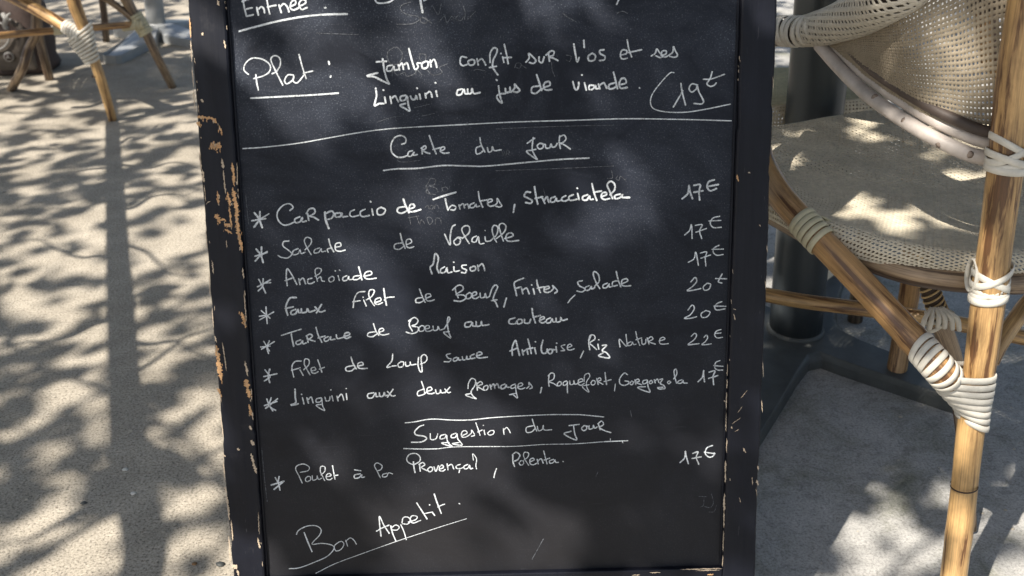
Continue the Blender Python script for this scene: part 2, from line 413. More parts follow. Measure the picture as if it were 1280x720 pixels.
# ---- bare-wood chips on the frame: (x0, y0, x1, y1, width) in photo pixels, k = tone
CH = """o 264 178 264 187 3|o 267 176 268 187 3.4|o 271 179 271 188 3.6|o 274.5 177 275 186 2.6|o 263 183 276 184 4|o 246 146 258 147 4|o 256 147 270 149 3|o 266 149 271 154 3|o 246 152 249 157 3|o 274 157 278 169 2.4
p 277 198 279 211 2.6|p 279 212 282 242 1.6|o 290 203 293 233 3|o 291 234 297 268 4.6|o 295 262 299 300 4.2|o 298 290 303 316 3.2|p 296 203 297 232 .9|o 271.5 239 273.5 256 2.4|o 284 240 288 258 3.2|o 286 256 290 285 2
o 269 268 275 278 5|o 272 274 282 275 2.4|o 280 280 289 283 3.6|o 281 286 290 292 2.6|p 249 190 252 212 1.4|p 253 212 255 228 2.6|p 255 232 257 252 1|p 257 255 263 251 .9|p 265 325 267 343 1.4|p 303 335 304.5 348 1.6|p 283 300 283.5 310 .8
o 302 390 306 402 4|o 305 398 307 410 2.6|p 305 366 308 402 1.3|o 270 432 274 452 4.4|o 272 448 277 476 4.6|p 278 428 283 464 1.3|p 268 420 271 428 1.8|o 272 485 275 492 3|p 275 492 276 503 1.4|p 306 451 310 470 2.4|o 307 474 310 486 5|o 309 484 312 498 4
o 311 505 314 520 3|p 315 515 316 520 2|p 312 532 314 538 2|p 313 551 318 556 4|p 297 560 299 563 2.4|p 314 567 317 580 2.4|p 316 577 321 592 3|p 283 618 287 650 2.2|p 289 650 291 676 1.2|p 281 608 283 616 1.6|p 291 706 296 711 5|p 296 712 299 720 2|p 322 672 325 686 1.8|p 286 670 288 704 1.6|p 279 568 282 571 2
p 272 0 274 7 2.6|p 280 50 282 61 1.8|o 236.8 22 238.6 48 1.6|p 238 50 240 78 1.2|p 240 82 242 110 1.3|p 242 112 244 140 1.2|p 252 41 254 44 2.4|p 251 124 254 128 2.6|p 250 190 251 214 1|p 257 285 259 312 1|p 261 340 263 372 1|p 265 385 267 410 1.2|p 276 520 279 546 1|p 279 575 281 602 1.1|p 323 640 324 668 1
o 921 218 923 227 3|p 935 215 938 217 2|p 949 281 951 283 1.6|p 917 392 919 400 2|p 916 386 920 387 1|p 909.5 455 909 470 1|p 909 474 908.5 486 1.4|p 908.2 490 907.6 512 1.6|p 907.8 516 907.2 540 1.2|p 908.5 548 908.2 566 1.6|p 907 576 906.6 590 3|p 907 590 906.4 604 2.2|p 905.6 616 905 640 3|p 905 640 904.6 660 2|p 904.6 664 903.6 690 1.8|p 903.4 694 903 708 1.4
p 946.5 582 948.5 588 2.4|p 945.4 600 948 607 3.4|p 945 610 946.5 620 1|p 929 560 931 564 2|p 930 563 933 566 1.2|p 924 622 926 628 1.4|p 912 598 913 601 1.2|p 940 596 941 606 1.2|p 958.5 306 959.4 316 1|p 956.6 350 957.4 362 1|p 953.4 452 954.4 472 1.2|p 952 500 953 516 1|p 966 96 967 112 .8|p 924 70 925 78 1
p 850 712 903 710.5 1.5|p 870 713.4 900 712.5 1.1|o 884 718.6 892 718.2 2.2|p 812 716 826 715.6 1.2|p 790 719 800 718.6 1.4|p 905 500 906 503 1|p 918 540 924 536 .8|p 922 516 928 508 .8|p 926 498 934 488 .8|p 915 530 926 522 .9|p 914 533 915 536 2"""
def chipmesh(lst, off):
    v = []; f = []; r = random.Random(4)
    for (x0, y0, x1, y1, wd) in lst:
        if x0 > 600: wd *= .72
        L = math.hypot(x1-x0, y1-y0); n = max(5, int(L/1.1)); dx, dy = (x1-x0)/L, (y1-y0)/L
        base = len(v)
        for i in range(n+1):
            t = i/n; e = min(1, 4*t+.15, 4*(1-t)+.15)
            a = wd*.55*e*r.uniform(.25, 1.5); b = wd*.55*e*r.uniform(.25, 1.5)
            jx, jy = r.uniform(-.3, .3), r.uniform(-.4, .4)
            for s in (-a, b):
                px, py = x0+dx*L*t - dy*s + jx, y0+dy*L*t + dx*s + jy
                q = loc2(px, py, off); v.append((q[0], -off, q[1]))
        for i in range(n): f.append((base+2*i, base+2*i+1, base+2*i+3, base+2*i+2))
    return mesh(v, f)
chips = {'o': [], 'p': []}
for s in CH.replace('\n', '|').split('|'):
    k, *q = s.split(); chips[k].append(tuple(map(float, q)))
rr = random.Random(8)
for k_ in 'op':
    for c_ in list(chips[k_]):
        if k_ == 'o' and c_[4] > 2.3 and c_[0] < 600:
            for _ in range(3):
                t = rr.random(); x = c_[0]+(c_[2]-c_[0])*t+rr.uniform(-1, 1)*(c_[4]*.6+1.2); y = c_[1]+(c_[3]-c_[1])*t+rr.uniform(-3, 3)
                chips[rr.choice('oop') if k_ == 'o' else 'p'].append((x, y, x+rr.uniform(-.3, .6), y+rr.uniform(1, 5), rr.uniform(.5, 1.5)))
for _ in range(34):                                  # tiny flakes along the worn left edges
    t = rr.random(); y = 720*t; side = rr.choice((0, 0, 1, 2))
    x = (236.5+.079*y+1, 282.5+.067*y-1.5, 925.5-.032*y)[side] + rr.uniform(-.6, .8)
    chips['p'].append((x, y, x+rr.uniform(.2, .9), y+rr.uniform(2, 9), rr.uniform(.5, 1.1)))
ch = bpart('worn_patch', chipmesh(chips['o'], FT+.0006), M_wood, 'orange bare wood showing through the paint'); ch['kind'] = 'stuff'
ch = bpart('worn_patch', chipmesh(chips['p'], FT+.00075), M_wood2, 'pale chips along the frame edges'); ch['kind'] = 'stuff'

# ---- handwriting: strokes traced on the board.  "@ox oy scale" sets the origin, "w" the pen width, "#" starts a new line of text
INK = """#w16 @280 0 6.4
150 -12 163 60 180 130|180 130 235 118|165 76 225 62|145 12 215 -12|262 60 275 120|270 78 298 55 318 70 325 102|340 -20 354 60 366 112|348 56 415 42|440 40 458 100|448 56 480 30 508 58 520 95|535 50 572 32 568 2 540 15 530 60 556 80 600 62|603 50 648 28 652 2 620 0 600 35 620 75 666 60|805 62 815 62
w18|122 250 250 215 420 172 600 138 780 118 985 112
#w15 @440 0 6.4
175 -20 200 20 250 25 300 15 340 -12|w22 545 -20 555 50 565 98|w15 575 5 600 -10|@620 0 6.4|985 -8 965 35
#w13 @280 0 6.4
195 595 160 560 170 510 215 470 270 465 330 485 370 525 365 570 320 605 240 628|255 598 262 660 275 720|385 590 420 570 450 520 445 465 405 445 375 475 400 540 440 620 470 680|555 600 510 600 485 645 505 670 550 640 560 605 555 650 590 660 640 600|600 435 625 530 658 628|635 585 710 568|w17 838 493 842 514|855 608 852 616
w15|215 785 400 776 700 760 915 745
#w18 @440 0 6.4
195 495 245 492 275 490|245 470 258 560 278 630 298 672|298 672 240 645 180 615 120 607 160 595 205 583|w16 322 522 285 530 280 565 315 565 335 530 340 560 375 555|370 520 380 560|378 530 400 505 412 555|412 522 440 505 455 550|455 388 470 450 490 520 505 555 530 535 520 507 550 505|590 490 560 510 565 545 600 540 610 500 590 490 625 500|625 480 632 535|630 500 655 475 670 500 678 538
917 460 875 455 865 500 885 525 925 515|960 475 930 490 940 520 975 515 980 485 960 475|1000 470 1010 520|1008 490 1035 470 1055 490 1070 520|1105 500 1105 430 1130 385 1160 392 1155 430 1130 480 1125 530 1145 570 1168 600|1100 540 1155 530|1205 455 1215 498|1190 427 1194 430|1218 355 1235 430 1250 510|1215 462 1275 458
@620 0 6.4|240 497 265 465 262 428 290 450 318 485 300 507 268 500|345 455 345 490 370 500 385 455|418 425 428 490|400 440 440 408 465 415 455 445 425 455 460 465 495 485|622 352 635 430 650 495 665 460|702 322 705 380|770 425 738 450 745 485 785 480 795 445 770 425|865 398 830 405 835 430 870 450 865 478 828 485
w14|1000 440 1040 430 1045 405 1010 400 995 440 1010 472 1050 465|1050 318 1062 390 1085 455|1060 420 1110 410 1165 398|@780 40 6.4|218 192 250 170 262 135 285 165 310 190 290 205 255 190|300 190 335 175 335 150 305 155 300 190 330 200 360 185|360 185 390 160 395 115 410 150 428 185 405 202 365 195
#w17 @440 70 6.4
190 258 196 320 180 395 215 382 255 380|262 330 270 375|250 272 253 274|305 325 315 378|312 342 345 320 360 345 372 366|430 315 390 325 390 355 425 350 440 320 450 390 462 440 425 420 385 395 428 380|468 320 480 345 505 345 512 315 522 345|540 305 548 345|519 257 522 259|585 300 592 335|590 308 620 285 635 305 640 330|672 280 682 322|667 214 670 217
880 265 845 275 840 310 875 305 895 265 905 300 930 300|925 265 930 300 955 295 960 255 975 300 1025 292|@620 70 6.4|3 190 8 194|20 240 30 310 48 375 25 360 5 325 30 305 75 300|75 260 80 290 110 285 112 250|120 290 150 255 148 222 170 250 190 275 165 290 135 285|325 150 345 210 365 275|340 240 290 250 285 290 320 298 355 270 375 262|385 250 430 235 425 205 390 215 380 250 400 272 445 268
615 205 630 260 650 268 662 230 662 212|686 151 690 154|708 215 722 272|785 235 750 235 745 265 775 265 795 235 800 260 820 260|820 225 830 262|828 235 860 215 875 235 885 258|940 130 955 190 972 262|950 215 905 230 905 262 940 258 965 240|990 230 1040 215 1030 180 1000 185 985 225 1000 258 1050 252|w13 1146 254 1150 257
#w10 @780 40 6.4
400 325 365 330 290 410 225 500 212 570 240 615 330 638 480 642 640 620 850 577|w14 395 600 430 540 470 470|455 412 465 480 492 585|590 425 545 415 520 450 540 480 575 460 585 430 600 480 635 550 620 575 560 572|705 318 690 370 665 410 680 432 715 430 738 408|w12 635 378 700 375 805 338
#w1.7 @0 0 1
303.6 185.7 330 184 373 179 410 172.5 440 167.2 468 163 496 160.2 534 158 573 156 640 152.6 715 150.4 780 148.4 850 149.2 914 151
#w14 @460 140 6.4
270 258 300 245 300 210 265 188 215 205 185 260 190 320 230 358 275 362 310 350|355 310 325 320 320 350 345 352 370 320 362 345 395 340|432 288 434 335|425 290 455 270 465 285 450 300 430 305 470 325 495 332|490 188 515 260 545 335|520 300 560 290 575 285|580 310 610 300 610 280 585 285 580 315 610 330 648 325
895 205 905 260 935 320|905 270 865 290 870 335 905 325 925 300|955 285 965 320 990 310 995 275 1010 308 1065 302|@620 140 6.4|250 250 285 225 310 210|298 205 292 250 290 300 308 345 328 380 245 318 290 305 320 298|350 250 330 270 345 295 375 285 375 255 350 250 390 260|395 260 400 288 430 285 440 255 450 280 475 275 490 250|510 190 505 240 515 292|515 195 545 185 560 215 535 245 515 250 550 265 595 297
@460 140 6.4|125 468 230 455 400 450 600 428 800 432 950 432 1280 402 1500 382 1650 373 1768 368
#w18 @300 220 6.4
115 295 150 340 178 412|160 285 158 345 165 380|w13 232 302 160 345|w18 160 345 112 410|95 358 205 340|w14 400 275 425 250 395 222 345 235 300 290 305 350 345 390 390 388 430 370|w16 480 325 440 345 445 372 480 365 500 330 500 365 530 360|540 300 550 355|530 300 555 265 590 260 600 290 570 315 550 320 590 330 628 352|w22 680 290 685 350 710 418|w17 685 300 730 280 750 300 735 335 700 348
800 295 765 300 765 325 800 325 815 295 820 325 860 322|w14 915 270 885 285 880 315 905 325 950 315|1000 265 965 285 965 315 990 325 1035 315|w16 1055 265 1065 312|1043 203 1047 208|1130 250 1098 270 1105 308 1145 305 1162 270 1130 250|@480 220 6.4|w19 155 185 170 230 200 292|w16 165 245 115 255 108 285 140 298 180 280|200 265 240 250 240 228 210 232 200 275 230 285 295 268
w17 395 187 480 158 575 130|490 182 500 230 512 272|w14 512 272 535 240 556 235 575 250 562 272 535 270|600 230 608 265|605 240 632 222 645 255|640 237 668 225 680 258|720 215 690 230 690 252 720 250 735 225 740 245 765 240|755 125 765 190 790 250|765 200 830 190|830 215 865 200 860 185 835 190 830 225 850 242 880 235|875 240 905 215 905 178 925 210 942 238 920 248 895 240|w17 1045 228 1035 290
@640 220 6.4|148 130 115 128 98 160 125 175 160 195 150 218 108 212|180 85 190 150 205 225|185 180 245 165|240 170 262 218|258 195 280 165 290 200 295 212|345 165 310 180 310 208 340 205 355 175 360 200 395 195|430 158 400 175 400 195 425 200 450 190|490 150 458 165 458 190 480 195 520 185|525 140 537 190|521 97 524 100|605 150 568 165 568 190 600 190 620 160 625 185 650 185|640 62 655 130 678 195|660 130 715 120|715 165 755 150 750 130 720 140 715 170 740 188 780 180
785 150 820 110 820 65 790 42 762 70 780 120 805 182|865 145 825 155 825 180 860 175 885 145 880 170 940 172|@780 220 6.4|465 182 510 140 520 75|520 75 530 130 548 182|560 75 610 70 600 125 605 192|560 130 630 118|722 30 680 45 665 85 690 118 740 100|665 85 755 68
#w18 @300 220 6.4
130 585 165 630 185 692|172 568 172 640|w16 218 605 160 640 122 680|120 642 216 612|w12 392 520 350 525 345 560 390 595 415 625 380 655 330 650 305 635|465 580 425 600 425 630 465 620 480 590 490 620 520 610|520 590 565 545 570 505 535 490 515 520 540 580 570 628|635 575 598 590 595 615 630 610 650 580 655 605 685 600|w15 710 505 725 560 750 605|w12 735 575 700 585 705 610|765 570 805 560 800 535 765 545 765 590 800 602 842 592
@480 220 6.4|w14 130 460 145 520 170 580|w12 145 535 90 545 85 580 125 585 160 560|180 550 220 530 210 505 180 515 180 560 205 575 238 565|w14 485 465 510 520 530 552 530 480 545 410 570 390|590 490 560 520 570 548 600 545 612 510 590 490 625 495|625 500 680 455 680 405 645 400 622 430 650 490 682 540|w12 740 480 710 495 705 525 735 525 755 485 765 540 800 538|808 485 815 520 850 520|w13 807 436 810 438|850 520 900 470 910 410 880 395 865 430 880 490 900 528
900 500 960 450 975 400 945 378 920 400 935 460 955 520|w14 965 500 1030 480 1020 455 985 465 975 500 1000 522 1078 515|@780 220 6.4|w12 485 472 525 435 540 388 545 500|570 395 625 390 605 440 622 500|575 450 660 420|765 322 715 335 690 375 715 412 778 410|680 360 775 355
#w15 @300 300 6.4
150 315 180 370 205 425|185 310 180 370 145 408|245 318 140 375|190 345 245 340|w14 378 365 370 290 378 230 410 270 455 355|362 325 415 305|470 310 480 355|478 325 505 305 525 350|575 305 545 315 545 345 570 348 595 335|w11 600 290 640 265 650 235 620 225 600 250 620 330|620 310 645 295 655 325 675 330|735 290 710 310 720 335 748 325 752 300 735 290|785 285 795 325|w13 762 247 765 249|797 241 800 243|w12 855 285 825 300 825 325 855 320 870 290 872 315 895 315
w15 950 215 965 270 975 318|w13 955 285 915 290 905 315 940 315 970 295|990 290 1050 275 1045 250 1005 260 995 295 1025 312 1090 305|@440 300 6.4|w17 640 270 625 220 650 190 665 110 690 140 680 220 695 262|w15 740 215 710 235 712 262 745 255 760 220 765 260 800 255|815 215 820 250 860 245|812 176 815 178|915 200 880 205 885 225 915 240 905 262 875 260|970 210 945 225 955 248 985 240 988 215 970 210|1005 200 1012 245|1010 215 1040 190 1055 215 1062 245
@780 300 6.4|w11 515 178 560 150 575 98 595 202|610 105 660 95 650 140 655 208|615 145 692 120|760 42 720 65 715 100 745 122 792 115|705 75 795 72
#w13 @300 300 6.4
170 565 240 625|208 535 212 600 218 668|270 575 155 640|155 610 215 600|w17 450 460 400 465 370 520 370 560 382 600|362 548 425 535|445 555 410 570 412 595 445 588 465 555 470 580 490 580|490 550 495 580 530 575 540 550 555 575 600 562|600 535 640 575 680 565|652 515 612 582|w12 1000 412 945 420 915 470 905 540|900 495 960 485|990 480 1010 528|984 457 987 459|1010 480 1055 450 1075 405 1040 400 1030 440 1050 490 1075 525|w13 1080 500 1125 485 1120 462 1085 475 1080 505 1105 515 1140 500
w15 1150 388 1160 460 1172 522|w13 1155 480 1180 460 1232 455|@440 300 6.4|540 392 560 445 585 498|560 460 515 470 512 498 545 500 580 480|595 465 630 450 620 430 590 440 595 480 625 488 660 478|w14 825 380 832 420 850 462|805 400 850 362 885 370 885 400 832 438 890 440 910 465 870 490 815 485|940 420 915 440 920 470 950 460 955 430 940 420|960 450 995 435 990 415 965 425 965 460 990 468 1015 455|1025 425 1030 460 1060 455 1065 425 1075 460 1100 450
1100 450 1120 390 1145 360 1165 375 1150 410 1130 470 1150 500 1165 535|1115 485 1160 478|w16 1235 465 1215 535|@620 300 6.4|w15 220 305 160 330 145 350 155 400 165 445|150 390 200 375|205 385 215 430|215 400 245 385 265 430|298 390 308 432|284 359 287 361|325 320 335 370 355 420|330 385 385 375|385 400 425 385 420 370 390 380 385 410 410 420 440 410|440 410 460 385 450 362 490 405 470 425|w11 632 440 600 470 575 502
w14 690 325 655 335 665 365 710 390 690 415 648 408|745 365 715 380 718 402 745 398 762 370 765 392 790 380|790 370 825 330 820 280 790 252 778 275 800 340 830 388|890 345 858 360 858 382 885 380 905 350 905 375 930 370|962 252 975 310 998 375|980 325 935 335 935 368 970 362|1005 350 1050 330 1045 310 1010 320 1005 355 1030 368 1078 365|@780 300 6.4|w12 535 335 568 300 582 328 550 370 505 405 560 400 615 388|665 345 635 375 645 402 680 392 692 355 665 345|785 272 765 310 755 335 785 345|732 308 822 310
#w13 @300 370 6.4
190 362 235 440|235 358 215 410 228 460|275 365 172 425|165 408 240 400|w12 332 315 410 290 490 265|w15 410 300 418 350 430 402|w14 485 350 450 365 455 388 485 380 500 355 505 382 530 375|535 320 545 370|530 320 560 305 580 320 560 340 545 345 600 362|608 250 625 310 655 370|625 335 680 320|705 325 675 340 680 362 705 355 725 325 725 350 760 345|770 310 780 340 830 330|w16 830 325 875 310 870 292 840 300 835 330 855 338 885 325
w12 1068 222 1085 275 1110 315|1085 285 1030 295 1022 320 1060 325 1100 300|1115 290 1150 275 1140 258 1115 268 1115 300 1145 312 1190 302|@460 370 6.4|w13 345 185 330 230 355 280|325 200 370 172 400 195 385 225 350 240 400 250 395 285 350 300 305 288|w11 430 235 408 255 415 282 445 275 450 245 430 235|455 265 490 255 485 235 460 245 465 280 495 280 515 270|520 240 528 275 555 268 560 240 575 270 610 262|w14 610 262 635 220 655 180 640 172 635 220 645 285 660 335 605 292 650 285
w16 825 205 780 215 778 245 815 243 835 210 840 240 870 238|865 205 870 240 900 235 908 200 915 235 968 228|@620 370 6.4|150 175 108 190 108 220 150 222 170 205|185 185 165 205 180 225 208 212 205 188 185 185|228 185 230 215 265 215 278 185|288 100 295 150 315 215|298 170 355 155|350 195 385 180 380 165 355 175 350 205 375 215 395 205|435 175 405 190 408 215 435 210 450 180 455 205 475 205|480 178 485 208 515 200 518 170 530 195 570 185
@780 370 6.4|w12 512 112 545 72 562 100 530 150 482 178 530 178 580 165|655 115 618 140 625 170 665 165 688 130 655 115|782 45 745 60 725 90 745 112 808 102|718 80 815 82
#w14 @300 370 6.4
200 590 240 640|w17 238 585 225 640 238 692|w14 295 622 190 645|195 680 240 650|w12 490 520 440 525 415 570 430 648|412 595 470 578|480 590 505 635|479 573 482 575|510 590 550 550 550 510 520 505 515 545 540 595 560 630|570 600 605 590 595 570 570 580 575 612 600 618 625 605|622 510 640 560 655 610|635 585 675 570|w15 888 490 905 540 930 582|w13 905 555 850 570 852 598 890 598 920 575|940 560 985 550 975 530 945 540 945 570 970 580 1018 578
@460 370 6.4|w12 198 465 190 520 150 570 200 560 225 558|265 525 240 545 250 570 280 560 285 530 265 525|300 530 305 560 335 552 338 525 345 550 385 545|405 490 400 550 415 600 432 605 430 550 425 490 450 468 472 490 462 525 420 545|w13 660 460 628 470 640 495 665 505 650 525 610 525|710 490 685 500 685 520 710 515 722 492 728 512 745 510|755 485 760 510 785 505 790 478 795 505 820 500|w15 850 465 820 480 825 500 855 495|870 480 910 465 900 448 875 455 870 485 895 495 955 488
@620 370 6.4|w16 130 475 130 410 155 355 170 400 188 475|112 440 175 415|210 430 218 470|218 445 245 430 255 465|255 345 270 400 282 460|245 425 295 415|310 415 320 462|314 366 317 368|375 355 362 410 370 455 400 455 410 425 420 435|430 425 415 445 430 462 450 450 448 428 430 425 470 430|480 405 485 448|484 377 487 379|w12 550 390 522 400 535 420 550 435 520 438|570 415 605 400 595 385 575 395 572 425 595 432 625 422|700 440 675 495
w13 760 315 742 370 750 430|740 355 755 315 785 315 790 345 750 375 775 400 805 428|815 385 822 425|821 349 824 351|w14 850 395 885 395 850 435 885 455 908 495 822 480 855 455|w11 992 408 988 345 1045 402 1040 308|1080 365 1055 378 1058 398 1082 390 1092 368 1100 388 1120 385|1118 285 1130 340 1150 395|1120 350 1165 335|1165 345 1170 385 1195 378 1200 345|1210 335 1225 388|1215 345 1240 325 1255 345 1225 365 1275 385
@780 370 6.4|280 360 325 345 315 330 290 340 285 375 310 385 355 380|538 322 565 298 580 315 560 350 512 388 560 385 600 380|640 330 660 312 668 335 650 365 622 388 660 388 698 382|775 268 740 280 725 310 745 335 788 330|725 300 775 295
#w15 @300 430 6.4
215 440 240 500 285 530|250 430 235 485 262 535|300 438 205 515|295 460 195 493|w17 440 362 442 420 445 470 405 488 440 485 465 478|w14 500 430 512 480|492 402 495 404|535 430 548 472|545 445 570 425 585 470|w12 650 430 612 440 612 465 645 460 655 435 660 490 675 532 610 492 650 482|680 425 690 455 715 450 720 420|735 415 745 455|726 366 729 368|775 415 785 455|785 430 810 400 825 425 830 450|850 395 855 445|849 356 852 358
w14 1070 390 1025 400 1025 430 1060 428 1085 390 1090 420 1110 418|1115 390 1120 418 1145 415 1155 385 1160 412 1180 410|1180 380 1215 415 1240 412|1225 362 1180 425|@460 430 6.4|w12 428 300 445 350 455 395|445 360 400 380 400 412 440 405 470 385|470 380 510 365 500 345 475 355 475 390 505 398 530 390|540 365 548 395 575 390 580 365 590 390 620 385|615 360 640 388 660 385|655 345 615 390
800 355 805 310 830 275 860 290 855 330 825 380 840 415 865 438 780 408 825 395|870 310 875 370|870 320 900 300 915 320 880 340 925 368|950 330 925 345 930 370 955 362 960 338 950 330|w14 975 325 985 362|985 340 1005 320 1015 355|1015 335 1035 318 1048 350|1095 320 1065 335 1068 358 1095 350 1105 325 1112 345 1130 345|w12 1175 320 1145 335 1148 355 1178 345 1180 325 1185 385 1195 432 1160 405 1130 405 1190 392|1195 345 1235 330 1230 312 1205 320 1200 350 1225 360 1255 350
@620 430 6.4|245 355 265 335 262 305 290 345 270 358|w14 365 348 355 392|w12 425 245 420 300 425 338|418 255 440 232 465 240 460 280 425 300 460 315 490 335|505 300 490 320 500 335 520 325 520 305 505 300|565 295 540 305 540 330 565 322 572 300 570 345 572 390|590 295 595 325 620 318 622 290 630 320 650 318|655 310 695 295 685 278 660 290 660 320 680 330 705 315|w10 705 300 710 250 740 235 750 260 725 300 725 340 742 385 690 340 745 325|775 290 760 310 770 328 790 320 792 298 775 290
w12 805 275 818 325|808 285 830 270 840 288 818 300 855 322|872 228 878 280 885 325|865 300 920 285|w10 955 320 948 375|@760 430 6.4|w12 155 245 130 232 95 275 95 315 125 330 160 320 165 300 135 295|190 295 175 315 190 325 205 308 190 295|215 285 222 325|218 292 240 280 250 298 225 308 270 325|310 285 280 295 282 318 308 310 315 288 320 340 332 385 235 348 300 340|345 290 330 305 340 318 358 305 345 290|370 285 378 312|378 295 395 280 408 308
412 285 438 280 418 315 445 330 455 355 410 360 398 348 440 345|490 295 475 305 485 318 502 305 490 295|525 280 550 240 545 203 528 215 535 265 548 312|590 285 562 298 562 315 590 310 600 288 605 310 632 312|w14 720 302 755 265 765 212|765 212 765 250 772 302|808 225 855 215 840 260 845 325|805 275 880 252|w11 895 132 860 150 855 190 880 208 918 208|845 172 920 178
#w8 @480 500 6.4
w10 170 182 240 175 380 152 550 160 700 158 900 138 1280 118 1500 116 1600 119 1758 135|w13 318 200 280 215 245 255 260 280 320 290 340 310 300 335 220 338|w11 370 270 375 315 415 310 430 270|490 275 455 285 450 310 485 305 500 280 505 320 520 350 545 372 460 345 520 340|575 265 540 280 540 300 570 298 585 270 590 310 625 360 545 350 600 340|w10 625 285 665 265 650 245 625 255 620 290 645 298 675 285|675 285 700 262 700 240 725 280 700 290|735 182 755 240 768 282|750 255 785 240|800 240 808 278|794 202 797 204|850 245 830 265 845 280 875 270 878 245 850 245|955 228 960 275|955 245 980 220 1000 240 1010 262
@620 500 6.4|w11 290 152 305 200 325 248|300 205 245 220 245 258 285 255 315 225|330 210 340 245 370 235 378 200 385 238 445 238|w13 585 205 665 195|620 205 630 270 643 320 545 272 600 250|705 205 685 225 700 245 725 232 722 208 705 205 735 210|745 205 745 232 775 225 778 200 790 225 810 215|820 195 832 238|815 190 845 168 860 195 830 220 870 245 918 260
@480 500 6.4|w11 158 388 300 392 430 390|w8 430 390 560 375 800 372 1050 370 1280 355 1520 350 1760 333|w10 1760 333 1950 325|w8 1810 310 1812 330|1905 325 1910 342
#w14 @320 550 6.4
155 300 180 350 192 400|185 292 175 340|w16 222 330 145 395|122 360 220 330|w10 370 345 345 290 318 235 330 205 380 192 425 215 415 245 355 258|415 290 395 310 405 332 435 320 435 295 415 290|450 285 455 320 485 312 490 285 500 315 525 305|520 280 550 250 550 215 520 212 515 250 535 295 550 325|560 295 600 285 590 268 565 278 565 310 590 318 610 305|w12 612 205 622 260 632 312|625 285 655 280
w13 835 270 790 280 790 305 825 300 845 275 845 298 868 295|w11 788 238 840 245|w10 995 302 970 250 948 205 970 182 1008 205 1000 235 975 245|1045 265 1015 275 1015 295 1045 290 1060 262 1092 270|@480 500 6.4|w11 240 520 195 500 182 470 205 435 255 428 288 455 285 490 245 515|w14 235 495 240 540 248 580|w12 285 520 290 570|280 515 310 500 325 520 300 540 345 565|370 535 350 555 365 575 388 560 385 540 370 535|400 535 415 570 435 525|440 555 475 540 465 520 445 535 445 562 470 568 490 555|505 510 512 558|510 530 540 515 558 550
w11 610 515 580 525 580 545 610 548 630 540|605 560 600 580|670 515 640 530 645 550 670 545 685 520 690 548 710 545|w9 715 480 710 430 740 470 735 520 740 550|w12 900 548 885 590 880 620|@620 500 6.4|w13 135 440 135 490 148 532|130 440 160 418 190 440 175 475 145 490|w10 200 485 185 505 200 522 220 510 218 488 200 485|225 480 255 455 260 425 230 418 220 445 240 490 262 522|w12 270 495 305 480 295 465 272 478 275 510 300 518 325 505|330 475 338 512|335 490 360 470 378 505|382 408 395 460 408 510|385 480 430 465|460 475 430 485 432 505 458 500 472 478 478 498 500 498|535 491 539 493
@780 530 6.4|w13 448 308 485 270 490 215 498 260 515 318|550 235 592 222 578 265 598 322|545 275 618 262|708 172 665 190 650 235 680 265 715 255 722 230|642 225 728 238
#w10 @340 608 6.4
195 385 215 350 280 318 350 315 392 345 380 390 320 460 400 455 480 470 495 500 440 560 330 610 220 650 138 658|w13 258 370 285 440 320 522|w9 535 445 500 475 510 515 550 505 575 465 560 440 535 445|w10 590 430 605 478|590 440 625 412 655 430 675 462|w13 872 398 862 310 860 240 895 310 938 375|835 358 885 330 935 310|950 315 965 375 992 438|w11 955 330 990 308 1018 325 1000 348 965 348|1030 305 1055 360 1075 425|1040 290 1050 250 1085 245 1110 270 1085 300 1045 298
1090 285 1150 265 1160 240 1120 235 1105 270 1130 292 1190 270|w13 1158 132 1195 190 1240 260|w10 1210 220 1280 205|@480 608 6.4|w14 385 205 405 232|364 147 367 149|402 62 425 130 458 215|w10 430 165 460 150 485 142|w12 601 137 606 140
@340 608 6.4|w7 350 695 500 620 700 545 1000 438 1280 345 1420 300 1556 258"""
GH = """w7 @440 0 6.4|470 15 400 40 390 80 440 115 520 130 540 155 480 190 360 195|560 140 600 150 590 185 550 175 560 140 640 185|640 40 690 115 715 30|700 170 740 130 760 180 800 130 820 175|890 50 905 100 900 160|850 120 830 150 870 165 895 130|920 160 990 90
340 375 285 420 300 500 370 510 405 440 370 385 330 378|320 610 330 560 360 600 420 580 440 610 500 590 520 560 560 600|540 430 590 440 580 500 540 470 545 435|600 560 650 600 720 580 700 540 765 510|975 565 1000 555 1070 568
@280 0 6.4|w5 740 265 1070 277|@460 140 6.4|w7 480 600 465 640 490 655 540 660|500 530 480 570 465 600 500 660|500 530 540 540 530 580 490 590 545 610 560 640|590 610 620 600 640 620 610 640 590 610|w5 250 350 240 390 300 400 420 385
@480 220 6.4|w6 330 250 350 235 360 265|370 240 392 235 390 262 368 260 370 240|405 262 410 232 432 240 440 262|200 310 215 390|190 335 280 320|262 325 285 385 300 350 325 380|350 360 345 335 370 330 390 360 365 388 350 360|410 385 415 340 445 340 460 375
@620 140 6.4|w6 0 135 300 122 600 112 940 105|0 470 200 462 500 452 940 432|925 470 932 525 890 530|975 510 960 535 985 545 995 515 1035 545|45 310 60 345 70 315|80 345 90 305 110 325 90 330 110 345
@620 0 6.4|w7 150 540 165 505 200 510 190 545 160 540|205 520 240 545|445 500 450 560 470 610|w6 560 440 600 450 590 490 560 480|w9 535 105 570 135 640 175|970 105 1010 90 1050 105
@780 608 6.4|w6 600 80 660 82|610 165 635 150 640 90|640 160 690 168 715 130 700 60|680 205 720 200 740 150
@620 500 6.4|w7 1075 85 1085 135|815 575 800 610|@480 608 6.4|w8 1275 420 1185 582|@440 70 6.4|w5 200 530 320 490 400 480|500 415 620 385|560 480 660 460
@620 230 6.4|w5 380 40 400 120|@300 180 6.4|w6 45 400 60 560 70 640|@320 560 6.4|w7 45 0 70 260 90 430"""
